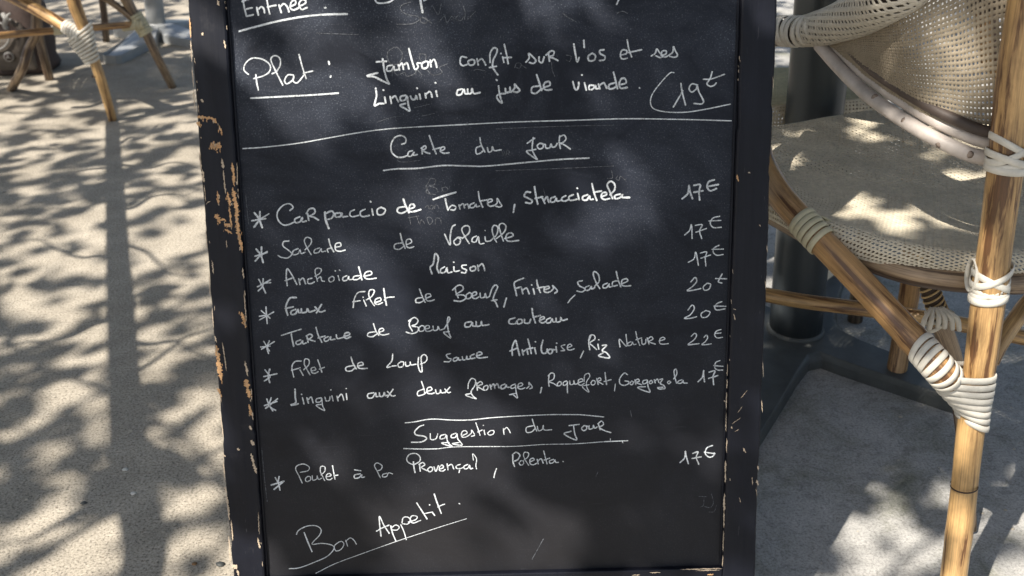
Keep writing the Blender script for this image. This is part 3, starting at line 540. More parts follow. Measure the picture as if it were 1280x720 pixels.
st = {'o': (0, 0, 1), 'w': 16.0, 'n': 0}
def ribbon(pts, wd, v, f, kk, seedw):
    """pen stroke with round ends in the plane of the slate"""
    P = cat([(p[0], p[1], 0) for p in pts], 7) if len(pts) > 2 else [Vector((pts[0][0]+(pts[1][0]-pts[0][0])*k/6, pts[0][1]+(pts[1][1]-pts[0][1])*k/6, 0)) for k in range(7)]
    # resample
    Q = [P[0]]
    for p in P[1:]:
        if (p-Q[-1]).length > wd*.22: Q.append(p)
    if len(Q) < 2: Q.append(P[-1]+Vector((wd*.2, 0, 0)))
    n = len(Q); off = .00035 + (kk % 14)*.00002; r = random.Random(seedw)
    def vert(x, y, e): v.append((x, -(off+e), y))
    wv = 1.0; i0 = len(v)
    for i in range(n):
        a, b = Q[max(i-1, 0)], Q[min(i+1, n-1)]; t = (b-a); t = t.normalized() if t.length else Vector((1, 0, 0)); nn = Vector((-t.y, t.x, 0))
        wv += (1-wv)*.3 + r.uniform(-.09, .09)
        h = wd*.5*wv
        if i == 0: 
            for q in (-.9, ): pass
        vert(*(Q[i]+nn*h).xy, i*2e-6); vert(*(Q[i]-nn*h).xy, i*2e-6)
    for i in range(n-1): f.append((i0+2*i, i0+2*i+1, i0+2*i+3, i0+2*i+2))
    for (c, a, ii) in ((Q[0], Q[0]-Q[1], 0), (Q[-1], Q[-1]-Q[-2], n-1)):   # caps
        t = a.normalized(); nn = Vector((-t.y, t.x, 0)); e = ii*2e-6; h = wd*.5
        b0 = len(v)
        for k in range(7):
            an = math.pi*k/6; q = c + nn*math.cos(an)*h*.98 + t*math.sin(an)*h*.95
            vert(*q.xy, e)
        f.append(tuple(range(b0, b0+7)))
def strokes(src):
    out = []
    for tok in src.replace('\n', '|').split('|'):
        tok = tok.strip()
        if not tok: continue
        q = tok.split()
        while q and (q[0][0] in 'w@'):
            if q[0][0] == 'w': st['w'] = float(q[0][1:]); q = q[1:]
            else: st['o'] = (float(q[0][1:]), float(q[1]), float(q[2])); q = q[3:]
        if not q: continue
        ox, oy, sc_ = st['o']; q = list(map(float, q))
        pts = [loc2(ox+q[i]/sc_, oy+q[i+1]/sc_, .0004) for i in range(0, len(q)-1, 2)]
        ppm = 1.0/abs(loc2(601, 360)[0]-loc2(600, 360)[0])
        st['n'] += 1
        out.append((pts, st['w']/sc_/ppm*.79, st['n']))
    return out
def words(src):
    out = []; cur = []
    strokes_list = strokes(src)
    ppm = 1.0/abs(loc2(601, 360)[0]-loc2(600, 360)[0])
    boxes = [[min(q[0] for q in s[0])*ppm, max(q[0] for q in s[0])*ppm, [s]] for s in strokes_list]
    boxes.sort(key=lambda b: b[0]); res = []
    for b in boxes:
        if res and b[0] - res[-1][1] < 6.5: res[-1][1] = max(res[-1][1], b[1]); res[-1][2] += b[2]
        else: res.append(b)
    return [r_[2] for r_ in res]
for k, blk in enumerate(INK.split('#')[1:]):
    for wd_ in words(blk):
        v = []; f = []
        for pts, w_, n_ in wd_: ribbon(pts, w_, v, f, n_, n_)
        bpart('written_word', mesh(v, f, smooth=False), M_chalk)
v = []; f = []
for pts, w_, n_ in strokes(GH): ribbon(pts, w_, v, f, n_, n_)
bpart('rubbed_out_writing', mesh(v, f, smooth=False), M_ghost, 'faint remains of wiped chalk words')['kind'] = 'stuff'
# ------------------------------------------------------------------ woven surfaces with real holes
def weave(Sf, nu, nv, uh=.42, vh=.42, amp=.0011, keep=None, thick=.0016):
    """Sf(u,v) in [0,1]^2 -> point.  nu x nv cells, each with an open hole; cords rise and dip where they cross"""
    us = []; vs = []
    for i in range(nu): us += [i, i+(1-uh)*.5, i+(1-uh)]
    us.append(nu); 
    for j in range(nv): vs += [j, j+(1-vh)*.5, j+(1-vh)]
    vs.append(nv)
    rj = random.Random(nu*7+nv); ju = [rj.uniform(-.10, .10) for _ in range(nu+1)]; jv = [rj.uniform(-.10, .10) for _ in range(nv+1)]
    us = [us[0]] + [a+ju[int(a+.001)] for a in us[1:-1]] + [us[-1]]; vs = [vs[0]] + [a+jv[int(a+.001)] for a in vs[1:-1]] + [vs[-1]]
    us[1], vs[1] = max(us[1], .05), max(vs[1], .05)
    v = []; A = len(us)
    for j, b in enumerate(vs):
        for i, a in enumerate(us):
            p = Sf(a/nu, b/nv); e = .004
            du = Sf(min(a/nu+e, 1), b/nv)-Sf(max(a/nu-e, 0), b/nv); dv = Sf(a/nu, min(b/nv+e, 1))-Sf(a/nu, max(b/nv-e, 0))
            n = du.cross(dv); n = n.normalized() if n.length > 1e-12 else Vector((0, 0, 1))
            ci, cj = i//3, j//3; k = 0
            if i % 3 == 1 and j % 3 == 1: k = 1.0
            elif i % 3 == 1 or j % 3 == 1: k = .45
            s = 1 if (ci+cj) % 2 == 0 else .35
            v.append(p + n*(amp*k*s + .0005*math.sin(a*.37+b*.21)*math.sin(b*.31-a*.13)))
    f = []
    for j in range(len(vs)-1):
        for i in range(A-1):
            if i % 3 == 2 and j % 3 == 2: continue
            if keep and not keep((us[i]+us[i+1])/2/nu, (vs[j]+vs[j+1])/2/nv): continue
            f.append((j*A+i, j*A+i+1, (j+1)*A+i+1, (j+1)*A+i))
    me = mesh(v, f)
    return me
def solid(o, t=.0016):
    md = o.modifiers.new('thickness', 'SOLIDIFY'); md.thickness = t; md.offset = 0; return o

# chair plan axes: a = forward, b = to its right, origin at the seat's middle
SC = Vector((.600, 1.240, 0)); AF = Vector((-.41, .912, 0)).normalized(); BF = Vector((.912, .41, 0)).normalized()
def ab(a, b, h): return SC + AF*a + BF*b + Vector((0, 0, h))
def toab(p): d = Vector(p)-SC; return (d.dot(AF), d.dot(BF), d.z)
def mirab(p): a, b, h = toab(p); return ab(a, -b, h)
def outline(th, gr=1.0):
    """seat outline: squarish in front, round at the back"""
    c, s = math.cos(th), math.sin(th)             # c along a (front), s along b
    A = .285 if c > 0 else .232; B = .246; e = 3.6 if c > 0 else 2.02
    r = (abs(c/A)**e + abs(s/B)**e)**(-1/e)
    return r*gr
def seat_fn(u, v):
    x, y = 2*u-1, 2*v-1
    p, q = x*math.sqrt(1-y*y/2), y*math.sqrt(1-x*x/2)
    r = math.hypot(p, q); th = math.atan2(q, p)
    Rr = outline(th)
    k = .86
    if r < k: rr = r/k*(1-.055); h = .4605 - .012*(1-(r/k)**2) + .004*math.sin(9*th)*(r/k)**2*.3
    else:
        t = (r-k)/(1-k)*math.pi*.62; rr = (1-.055)+.055*math.sin(t); h = .4605 - .019*(1-math.cos(t))*1.1
    if r < 1e-6: th = 0
    return ab(rr*Rr*math.cos(th)+.01, rr*Rr*math.sin(th), h)
def chair_near():
    t = thing('rattan_armchair', tuple(ab(0, 0, 0)), 'rattan armchair with woven beige seat and rolled arm, beside the right edge of the chalkboard', 'chair', 'rattan bistro chairs')
    P = lambda n, me, m, l=None: tag(part(n, me, m, t), l)
    def PS(ms, m):
        for me in ms: P('strap', me, m)
    # --- near upright (back left post)
    foot = ath(1182, 800, .001)
    pts = [foot, aty(1202, 640, .958), aty(1213, 540, .966), aty(1226, 450, .974), aty(1241, 330, .982), aty(1257, 208, .99), aty(1271, 90, .996), aty(1285, 0, 1.0), aty(1296, -80, 1.0)]
    P('leg', tube(pts, [.0146, .0152, .0152, .0148, .0156, .0172, .0178, .0172, .0178, .0185, .0185, .018], 22, 10, nodes=(.17, .56)), M_cane, 'sunlit golden post with dark growth stripes')
    def knuckle(px, py, y, r, ax):
        c = aty(px, py, y); me = band(c, ax, r, r, (1, 0, 0), .0022, .0003, 26, .0006); P('cane_knuckle', me, M_groove)
    axp = pts[4]-pts[3]
    knuckle(1205, 607, .960, .0151, pts[2]-pts[1]); knuckle(1247.5, 281, .9865, .0171, pts[5]-pts[4])
    # --- far-side mirror post, outside the frame
    mp = [mirab(p) for p in (Vector((foot.x, foot.y, .001)), pts[3], pts[5], pts[8])]
    P('leg', tube(mp, .0165, 14, 8), M_cane)
    # --- diagonal brace, low on the post up past the seat to the arm tip
    b0 = aty(1196, 486, .985)
    br = [b0, aty(1176, 460, .972), aty(1126, 401, 1.03), aty(1075, 345, 1.085), aty(1006, 272, 1.155), aty(968, 229, 1.21), aty(952, 190, 1.25), aty(944, 130, 1.29), aty(946, 72, 1.31), aty(955, 45, 1.315)]
    br = [b0, aty(1176, 463, .965), aty(1128, 409, 1.005), aty(1075, 352, 1.05), aty(1010, 284, 1.11), aty(972, 240, 1.16), aty(950, 195, 1.22), aty(942, 130, 1.29), aty(946, 72, 1.31), aty(955, 45, 1.315)]
    P('brace', tube(br, .0163, 20, 9, nodes=(.18,)), M_cane_o, 'slanting cane brace from the low binding up to the arm')
    d = (br[2]-br[1]); c = aty(1133, 415, 1.016); P('cane_knuckle', band(c, d, .0164, .0164, (1, 0, 0), .0024, .0004, 26), M_groove)
    P('brace', tube([mirab(p) for p in br], .0155, 12, 6), M_cane_o)
    # --- seat rail under the woven seat
    rl = []
    for k in range(40):
        th = 2*math.pi*k/40; rr = outline(th, .985 - .075*max(0, min(1, (-math.sin(th)-.35)*3))*max(0, min(1, (math.cos(th)+.62)*3))); rl.append(ab(rr*math.cos(th)+.01, rr*math.sin(th), .4265))
    P('seat_rail', tube(rl, .0135, 14, 3, closed=True), M_cane_d, 'weathered cane hoop carrying the seat')
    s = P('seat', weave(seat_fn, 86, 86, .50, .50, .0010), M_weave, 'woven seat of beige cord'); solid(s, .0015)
    # --- arm and back rim
    arm = [aty(946, 41, 1.33), aty(975, 39, 1.315), aty(1003, 39, 1.285), aty(1040, 31, 1.23), aty(1083, 13, 1.15), aty(1125, -14, 1.07), aty(1185, -62, 1.055), aty(1265, -120, 1.05), ab(-.235, -.05, .84), ab(-.24, 0, .85)]
    full = arm + [mirab(p) for p in arm[:-1]][::-1]
    rim = cat(full, 10); NR = len(rim)
    P('rim_core', tube(full, .0135, 12, 8), M_dark)  # core coloured dark so the holes of the roll look shaded
    # --- lower rail of the arm panel: two bleached canes one above the other
    lo = [aty(1028, 49, 1.255), aty(1052, 76, 1.215), aty(1085, 108, 1.155), aty(1130, 140, 1.085), aty(1185, 171, 1.035), aty(1243, 190, 1.016)]
    lo2 = lo + [ab(-.232, -.10, .59), ab(-.24, 0, .59)]
    lofull = lo2 + [mirab(p) for p in lo2[:-1]][::-1]
    P('arm_rail', tube([p+Vector((-.004, -.004, -.006)) for p in lofull], .0080, 14, 8), M_white, 'pair of bleached canes along the lower edge of the arm panel')
    P('arm_rail', tube([p+Vector((.002, .001, .0085)) for p in lofull], .0068, 14, 8), M_white)
    P('inner_cane', tube([p+Vector((-.001, -.004, .0215)) for p in lofull], .0062, 10, 8), M_dark)
    kp = cat(lofull, 10)
    for k in (9, 16, 23, 31, 39, 46):
        c = kp[k]+Vector((-.004, -.004, -.006)); n = (CAM-c).normalized(); c = c + n*.0072 + Vector((0, 0, .003*(k % 3-1)))
        P('knot', tube([c, c+n*.0014, c+n*.0018], [.0042, .0038, .0012], 9, 1, smooth=False), M_knot)
    # --- woven panel between rim and rail
    RC = cat(full, 12); LC = cat(lofull, 12)
    def arc(P, i0):
        L = [0]
        for k in range(1, len(P)): L.append(L[-1]+(P[k]-P[k-1]).length)
        def fn(t):
            s_ = t*L[-1]; lo_, hi = 0, len(P)-1
            while hi-lo_ > 1:
                md = (lo_+hi)//2
                if L[md] <= s_: lo_ = md
                else: hi = md
            q = (s_-L[lo_])/max(L[hi]-L[lo_], 1e-9); return P[lo_].lerp(P[hi], q)
        return fn
    rf = arc(RC[22:len(RC)-22], 0); lf = arc(LC, 0)
    def pan(u, v_):
        p = rf(u); q = lf(u); x = q.lerp(p, v_)
        o = (x-Vector((SC.x, SC.y, x.z))); o = o.normalized() if o.length else o
        return x + o*(.004*math.sin(math.pi*v_)) + Vector((0, 0, .004))
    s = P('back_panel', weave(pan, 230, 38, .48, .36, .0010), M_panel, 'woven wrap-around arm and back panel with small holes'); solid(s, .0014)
    # --- woven roll round the arm
    def roll(u, v_):
        i = u*.995*(NR-1)*.40+19; k = int(i); q = i-k; c = rim[k].lerp(rim[k+1], q); tt = (rim[k+1]-rim[k-1]).normalized()
        sd_ = Vector((0, 0, 1)).cross(tt).normalized(); uu = tt.cross(sd_)
        r = .0175 + .008*min(1, u*3.2); an = 2*math.pi*v_ + u*5
        return c + sd_*math.cos(an)*r*.95 + uu*math.sin(an)*r*1.05
    s = P('arm_roll', weave(roll, 76, 17, .48, .44, .0009), M_weave2, 'woven roll wrapped over the arm'); solid(s, .0012)
    tipm = []
    for k in range(11):
        i = 1+k*2.5; c = rim[int(i)]; tt = (rim[int(i)+2]-rim[int(i)]).normalized()
        tipm.append(band(c, tt, .0180, .0186, (0, 0, 1), .0072, .0016, 26, .004*math.sin(k)))
    PS(tipm, M_strap)
    # --- bindings
    # big fan-shaped binding low on the post
    ms = []
    ax = (pts[3]-pts[2]).normalized()
    pc = lambda py: aty(1213+(540-py)*.139, py, .9705)
    rows = [(466, 1163, 3.5), (474.5, 1163.5, 3.0), (483, 1168, 2.6), (491, 1174, 2), (499, 1181, 1.5), (507, 1188, 1.2), (515, 1194, .8), (523.5, 1197, 0)]
    for k, (py, xl, tl) in enumerate(rows):
        right = aty(1213+(540-py)*.139+17.5, py, .972); left = aty(xl, py, .972)
        cc = (left+right)/2; ra = (right-left).length/2
        ms.append(band(cc, ax, ra, .0205+.0006*(k % 2), (right-left), .0079, .0019, 40, -.0025-.0006*k, .0008))
    PS(ms, M_strap)
    ms = []; d = (br[2]-br[1]).normalized()
    BC = cat(br, 90); BT = lambda i: (BC[i+1]-BC[i-1]).normalized()
    acc = 0; i = 70
    while len(ms) < 7:
        c = BC[i]; d = BT(i); k = len(ms)
        j = i
        while (BC[j]-c).length < .0066: j += 1
        i = j; ms.append(band(c, d, .0174, .0174, (0, 0, 1), .0074, .0012, 26, .001*k))
    PS(ms, M_strap)
    # crossed binding at the seat
    ms = []; c = aty(1238, 352, .982)
    for (dy, ti, w_) in ((-.012, .010, .006), (-.004, -.011, .006), (.002, .012, .006), (-.017, -.004, .006), (-.023, .003, .006)):
        ms.append(band(c+ax*(dy+.006), ax, .0186+.0007*(len(ms) % 3), .0186+.0007*(len(ms) % 3), (1, 0, 0), w_*1.35, .0012, 28, ti*.85))
    c2 = aty(1216, 344, .99)
    ms.append(band(c2, Vector((1, .02, 0)), .0150, .0175, (0, 1, 0), .0070, .0014, 22, .002))
    PS(ms, M_strap)
    ms = []; c = aty(1260, 190, .991)
    for (dy, ti) in ((.007, -.013), (.001, .012), (-.006, -.008), (-.011, .004), (-.0165, -.002)):
        ms.append(band(c+ax*dy, ax, .0192+.0007*(len(ms) % 3), .0192+.0007*(len(ms) % 3), (1, 0, 0), .0082, .0012, 28, ti*.85))
    PS(ms, M_strap)
    # binding brace / seat hoop
    ms = []; d2 = (br[3]-br[4]).normalized()
    i4 = 90*4
    for k in range(5): ms.append(band(BC[i4-9*k+12], BT(i4-9*k+12), .0175, .0175, (0, 0, 1), .0076, .0013, 26, .0015))
    q0 = aty(1024, 272, 1.13); ms.append(band(br[4]+d2*.016+Vector((.006, .006, 0)), (d2+Vector((0, 0, 1.0))).normalized(), .0225, .021, (1, 0, 0), .0058, .0014, 28, .004))
    PS(ms, M_strap2)
    # --- thin curved brace to the right of the post
    P('brace', tube([aty(1238, 452, .99), aty(1248, 432, 1.0), aty(1268, 402, 1.03), aty(1292, 372, 1.07), ab(-.19, .02, .43)], .0098, 12, 8), M_cane, 'thin brace rising to the right of the post')
    # --- front legs (left one stands behind the board), cross rails
    P('leg', tube([ab(.262, -.165, .001), ab(.25, -.165, .2), ab(.235, -.165, .42)], .0150, 14, 8), M_cane_o)
    P('leg', tube([ath(1118, 480, .001), aty(1131, 400, 1.50), aty(1140, 330, 1.47), ab(.22, .15, .43)], .0165, 14, 8), M_cane_o)
    P('stretcher', tube([aty(930, 363, 1.42), aty(1000, 376, 1.40), aty(1100, 389, 1.36), aty(1200, 405, 1.31), aty(1290, 424, 1.27)], .0115, 14, 8), M_cane, 'low cane stretcher, its left end in the sun')
    # --- cord-wound brace and its leg under the seat
    lg = [ath(1213, 662, .004), aty(1207, 560, 1.13), aty(1196, 470, 1.13), aty(1182, 420, 1.13), aty(1170, 396, 1.125)]
    P('leg', tube(lg, [.0085, .0115, .0125], 14, 8), M_cane_d, 'dark leg under the seat')
    ro = [aty(1178, 400, 1.118), aty(1168, 378, 1.12), aty(1159, 350, 1.13), aty(1152, 325, 1.145), aty(1140, 305, 1.16)]
    path = cat(ro, 26); v = []; msd = []; msl = []
    for k in range(2, len(path)-2, 3):
        me = band(path[k], (path[k+1]-path[k-1]), .0115, .0115, (1, 0, 0), .0026, .0013, 16, .003)
        (msd if (k//3) % 2 else msl).append(me)
    P('rope_winding', tube(ro, .0112, 14, 8), M_rope1, 'brace wound with dark cord')
    P('rope_winding', join(msl), M_rope2, 'straw-coloured turns of the winding')
    ms = []; c = aty(1174, 398, 1.12)
    for (sx, dx) in ((-1, -.016), (-1, -.009), (-1, -.002), (1, .004), (1, .011), (1, .017)):
        a0 = aty(1170, 385, 1.105)+Vector((dx*.4, 0, .001)); a1 = aty(1175, 405, 1.105)+Vector((dx*1.45, -.002, -.003-abs(dx)*.3))
        ms.append(tube([a0, a0.lerp(a1, .5)+Vector((dx*.25, -.006, .004)), a1], [.002, .0033, .003], 8, 5))
    for k in range(3): ms.append(band(c+Vector((0, 0, .006-.005*k)), (.5-.5*k, .2, 1), .0165, .014, (1, 0, 0), .0045, .0012, 22, .006))
    PS(ms, M_strap)
    return t
CH1 = chair_near()

# ------------------------------------------------------------------ pedestal tables
def cross_base(name_t, cx, cy, arms, thick, wd, dome):
    v = []; f = []
    return
def pedestal(label, pol, r, base_c, arms, m_pole, m_base, top_r, topc, h_base, group):
    t = thing('pedestal_table', (base_c.x, base_c.y, 0), label, 'table', group)
    part('column', tube(pol, r, 28, 4), m_pole, t)
    part('collar', tube([pol[0]+Vector((0, 0, -.004)), pol[0]+Vector((0, 0, .004)), pol[0]+Vector((0, 0, .006))], [r*1.13, r*1.13, r*1.02], 28, 2, smooth=False), m_base, t)
    # star-shaped foot with filleted inner corners
    K = len(arms); out = []
    arms = sorted(arms, key=lambda q: math.atan2(q[1], q[0]))
    for i, (dx, dy, wd) in enumerate(arms):
        d = Vector((dx, dy, 0)); L = d.length; d.normalize(); n = Vector((-d.y, d.x, 0))
        nx = arms[(i+1) % K]; d2 = Vector((nx[0], nx[1], 0)).normalized(); n2 = Vector((-d2.y, d2.x, 0))
        out += [base_c + d*L*.55 - n*wd*.5, base_c + d*(L-.012) - n*wd*.36, base_c + d*L - n*wd*.20, base_c + d*L + n*wd*.20, base_c + d*(L-.012) + n*wd*.36, base_c + d*L*.55 + n*wd*.5]
        m_ = (d+d2); m_ = m_.normalized() if m_.length > .1 else n
        a = base_c + d*L*.36 + n*wd*.56; b = base_c + d2*Vector((nx[0], nx[1], 0)).length*.36 - n2*nx[2]*.56
        c = base_c + m_*r*1.75
        out += [a, (a*.3+c*.7), (b*.3+c*.7), b]
    n = len(out); v = []; f = []
    rings = [(.0, 0.000), (.0, h_base*.62), (.004, h_base*.82), (.011, h_base)]
    for (ins, z) in rings:
        for k, p in enumerate(out):
            d = (base_c-p); d.z = 0; dd = d.length; far = dd
            q = p + d.normalized()*ins
            zz = z*(1 if z < h_base*.7 else max(.35, 1.25-1.1*far/.33)) if h_base > .035 else z
            v.append((q.x, q.y, zz))
    for q in range(len(rings)-1):
        for k in range(n): f.append((q*n+k, q*n+(k+1) % n, (q+1)*n+(k+1) % n, (q+1)*n+k))
    ci = len(v); v.append((base_c.x, base_c.y, h_base*1.15 if h_base > .035 else h_base))
    for k in range(n): f.append((3*n+k, 3*n+(k+1) % n, ci))
    o = part('base', mesh(v, f, smooth=False), m_base, t)
    bv = o.modifiers.new('soft', 'BEVEL'); bv.width = .0035 if h_base < .035 else .012; bv.segments = 2; bv.limit_method = 'ANGLE'
    # top
    prof = [(0, .0), (top_r-.01, .0), (top_r, .004), (top_r, .022), (top_r-.004, .026), (0, .026)]
    v = []; f = []; S = 48
    for (rr_, z) in prof:
        for k in range(S): v.append((topc.x+max(rr_, .001)*math.cos(2*math.pi*k/S), topc.y+max(rr_, .001)*math.sin(2*math.pi*k/S), topc.z+z))
    for i in range(len(prof)-1):
        for k in range(S): f.append((i*S+k, i*S+(k+1) % S, (i+1)*S+(k+1) % S, (i+1)*S+k))
    part('tabletop', mesh(v, f, smooth=False), M_top, t)
    return t
bc = ath(992, 428, .0)
pt = aty(1031, 0, bc.y+.02)
dirp = (pt-bc)/(pt.z)
pol = [bc+Vector((0, 0, .028)), bc + dirp*.3 + Vector((0, 0, 0)), bc + dirp*.715]
a1 = ath(1215, 492, .03)-bc; a2 = ath(918, 556, .03)-bc
a1.z = a2.z = 0
pedestal('dark grey pedestal table with a thick column and flat cross foot, behind the woven seat', pol, .0465, bc,
         [(a1.x, a1.y, .085), (a2.x, a2.y, .07), (-a1.x, -a1.y, .085), (-a2.x, -a2.y, .085)], M_pole, M_iron, .34, bc+Vector((.0, .03, .712)), .028, 'pedestal tables of the terrace')
bc2 = ath(198, 46, .0); pt2 = aty(192, 0, bc2.y); dp = (pt2-bc2)/pt2.z
b1 = ath(138, 73, .02)-bc2; b2 = ath(262, 53, .02)-bc2; b3 = ath(145, 37, .02)-bc2; b4 = ath(240, 28, .02)-bc2
pedestal('pale aluminium pedestal table at the top left, its domed foot catching the light', [bc2+Vector((0, 0, .05)), bc2+dp*.3, bc2+dp*.715], .035, bc2,
         [(b.x, b.y, .10) for b in (b1, b2, b3, b4)], M_alu, M_alu, .32, bc2+Vector((0, 0, .712)), .05, 'pedestal tables of the terrace')

# ------------------------------------------------------------------ chair beyond the dark table
def chair_far():
    t = thing('rattan_chair', (.46, 1.9, 0), 'chair with a thick boxy woven seat, half hidden behind the dark table column', 'chair', 'rattan bistro chairs')
    hs = .44
    q = [aty(940, 130, 1.66), aty(1109, 117, 1.70), aty(1092, 82, 1.88), aty(940, 80, 1.90)]
    q = [ath(925, 131, hs), ath(1110, 116, hs), ath(1075, 82, hs), ath(940, 80, hs)]
    ctr = sum(q, Vector())/4
    def topf(u, v_): p = q[0].lerp(q[1], u).lerp(q[3].lerp(q[2], u), v_); return p + Vector((0, 0, -.006*(1-math.sin(math.pi*u)*math.sin(math.pi*v_))))
    P = lambda n, me, m, l=None: tag(part(n, me, m, t), l)
    solid(P('seat', weave(topf, 60, 42, .3, .3, .0008), M_seat2, 'woven top of the seat'), .001)
    e = [(0, 1), (1, 2), (2, 3), (3, 0)]
    for a, b in e:
        def sf(u, v_, a=a, b=b):
            p = q[a].lerp(q[b], u); o = (p-ctr); o.z = 0; return p + o.normalized()*(.004*math.sin(math.pi*v_)) + Vector((0, 0, -.006-.048*v_))
        solid(P('seat_side', weave(sf, int((q[a]-q[b]).length/.0062), 8, .42, .42, .0009), M_weave), .0012)
    P('seat_core', box((ctr.x, ctr.y, hs-.032), .12, .12, .03, None, .004), M_cane_d)
    for k in (0, 1, 2, 3):
        p = q[k].lerp(ctr, .12); o = (p-ctr)*.12
        P('leg', tube([Vector((p.x, p.y, hs-.05)), Vector((p.x+o.x, p.y+o.y, .2)), Vector((p.x+o.x*1.6, p.y+o.y*1.6, .002))], .014, 12, 5), M_cane_d)
    for k in (0, 1, 2, 3):
        a, b = q[k].lerp(ctr, .1), q[(k+1) % 4].lerp(ctr, .1); P('seat_rail', tube([a+Vector((0, 0, -.062)), b+Vector((0, 0, -.062))], .012, 10, 3), M_cane_d)
    return t
chair_far()

# ------------------------------------------------------------------ chair at the top left, seen from the seat down
def chair_left():
    t = thing('rattan_armchair', tuple(ath(60, 120)), 'golden cane armchair at the top left, white ribbed binding on its front leg', 'chair', 'rattan bistro chairs')
    P = lambda n, me, m, l=None: tag(part(n, me, m, t), l)
    Y = 2.97
    A = [ath(141, 150, .001), aty(128, 105, 2.97), aty(116, 70, 2.97), aty(107, 42, 2.96), aty(98, 18, 2.95), aty(92, 0, 2.94), aty(86, -35, 2.93)]
    P('leg', tube(A, [.0125, .0135, .015, .017, .0185, .0185], 16, 8, nodes=(.36,)), M_cane, 'front leg, golden in the sun')
    P('cane_knuckle', band(aty(121, 94.6, 2.97), A[2]-A[1], .0145, .0145, (1, 0, 0), .003, .0003, 18), M_groove)
    B = [aty(106, 47, 2.975), aty(97, 42, 2.96), aty(70, 26, 2.99), aty(40, 9, 3.04), aty(8, -7, 3.10), aty(-30, -25, 3.18)]
    P('brace', tube(B, .0175, 16, 8), M_cane, 'slanting golden brace')
    ax = (A[3]-A[2]).normalized(); ms = []
    for k in range(9):
        c = A[2]+ax*(-.012+.0105*k); l = .006*abs(4-k)*.0
        ms.append(band(c + Vector((-.006-.0012*k, 0, 0)), ax, .021+.0022*k, .021, (1, 0, 0), .0092, .0016, 22, .006+.002*k))
    P('binding', join(ms), M_strap, 'white ribbed binding at the leg'); t.children[-1]['kind'] = 'stuff'
    ms = []; d = (B[2]-B[1]).normalized()
    for k in range(6): ms.append(band(B[1]+d*(-.012+.010*k), d, .019, .019, (0, 0, 1), .0092, .0016, 20, .002))
    P('binding', join(ms), M_strap); t.children[-1]['kind'] = 'stuff'
    # right rear leg with its yellowed wrap
    Bl = [ath(216, 109, .001), aty(196, 70, 3.31), aty(183, 42, 3.31), aty(169, 20, 3.31), aty(158, 0, 3.31), aty(140, -35, 3.31)]
    P('leg', tube(Bl, [.013, .014, .0165, .018], 14, 8), M_cane_d, 'rear leg in the shade')
    P('brace', tube([aty(172, 28, 3.30), aty(152, 12, 3.30), aty(132, -2, 3.30), aty(100, -20, 3.28)], .011, 12, 6), M_cane_d)
    ms = []; d = (Bl[3]-Bl[2]).normalized()
    for k in range(7): ms.append(band(Bl[2]+d*(.003+.0098*k), d, .0225, .021, (1, 0, 0), .0094, .0016, 18, .001))
    P('binding', join(ms), M_strap2, 'yellowed tape round the rear leg'); t.children[-1]['kind'] = 'stuff'
    d = Vector((1, .05, .02)); ms = []
    for k in range(6): ms.append(band(aty(155+4.6*k, 33-.5*k, 3.29), d, .0135, .0135, (0, 0, 1), .0115, .0014, 16))
    P('binding', join(ms), M_strap2, 'tape round the stretcher end'); t.children[-1]['kind'] = 'stuff'
    P('stretcher', tube([aty(-25, 46, 2.99), aty(0, 44.5, 3.0), aty(35, 41, 3.08), aty(70, 38, 3.12), aty(110, 35, 3.2), aty(172, 30, 3.30)], .0105, 12, 6), M_cane_o, 'low horizontal stretcher')
    P('binding', join([band(aty(69+3.4*k, 38-.3*k, 3.12), (1, 0, 0), .0125, .0125, (0, 0, 1), .0085, .0014, 16) for k in range(3)]), M_strap2); t.children[-1]['kind'] = 'stuff'
    P('leg', tube([ath(62, 99, .001), aty(56, 75, 3.43), aty(50, 50, 3.43), aty(47, 25, 3.43), aty(42, -15, 3.43)], .0145, 14, 6), M_cane_d, 'far left leg')
    P('leg', tube([ath(14, 112, .001), aty(28, 85, 3.18), aty(36, 60, 3.2), aty(44, 42, 3.2), aty(45, 0, 3.2), aty(42, -30, 3.2)], .014, 14, 6), M_cane_d, 'bowed leg in front of the bag')
    P('leg', tube([aty(133, 52, 3.55)-Vector((0, 0, 0)), aty(131, 25, 3.55), aty(128, 0, 3.55), aty(126, -25, 3.55)], .0115, 12, 5), M_cane_d)
    # seat and back above the picture (they cast the shade on the ground)
    ctr = Vector((-1.42, 3.22, .455)); v = []; f = []
    def sfn(u, v_):
        x, y = 2*u-1, 2*v_-1; p_, q_ = x*math.sqrt(1-y*y/2), y*math.sqrt(1-x*x/2); r = math.hypot(p_, q_)
        return ctr + Vector((p_*.26, q_*.25, -.01*(1-r*r)+(-.02*(r-.85)/.15 if r > .85 else 0)))
    solid(P('seat', weave(sfn, 44, 44, .3, .3, .001), M_weave, 'woven seat'), .0015)
    P('seat_rail', tube([ctr+Vector((.255*math.cos(a*math.pi/8), .245*math.sin(a*math.pi/8), -.03)) for a in range(16)], .013, 12, 3, closed=True), M_cane_d)
    def bk(u, v_):
        an = math.pi*(.15+1.2*u); return ctr + Vector((.28*math.cos(an), .27*math.sin(an), .12+(.12+.16*math.sin(math.pi*u))*v_))
    solid(P('back_panel', weave(bk, 70, 18, .36, .4, .001), M_weave, 'woven back'), .0014)
    P('rim', tube([bk(k/12, 1) for k in range(13)], .016, 12, 4), M_weave2)
    for k in (0, 3, 6, 9, 12):
        P('post', tube([bk(k/12, 0)+Vector((0, 0, -.13)), bk(k/12, 1)], .012, 10, 3), M_cane)
    return t
chair_left()

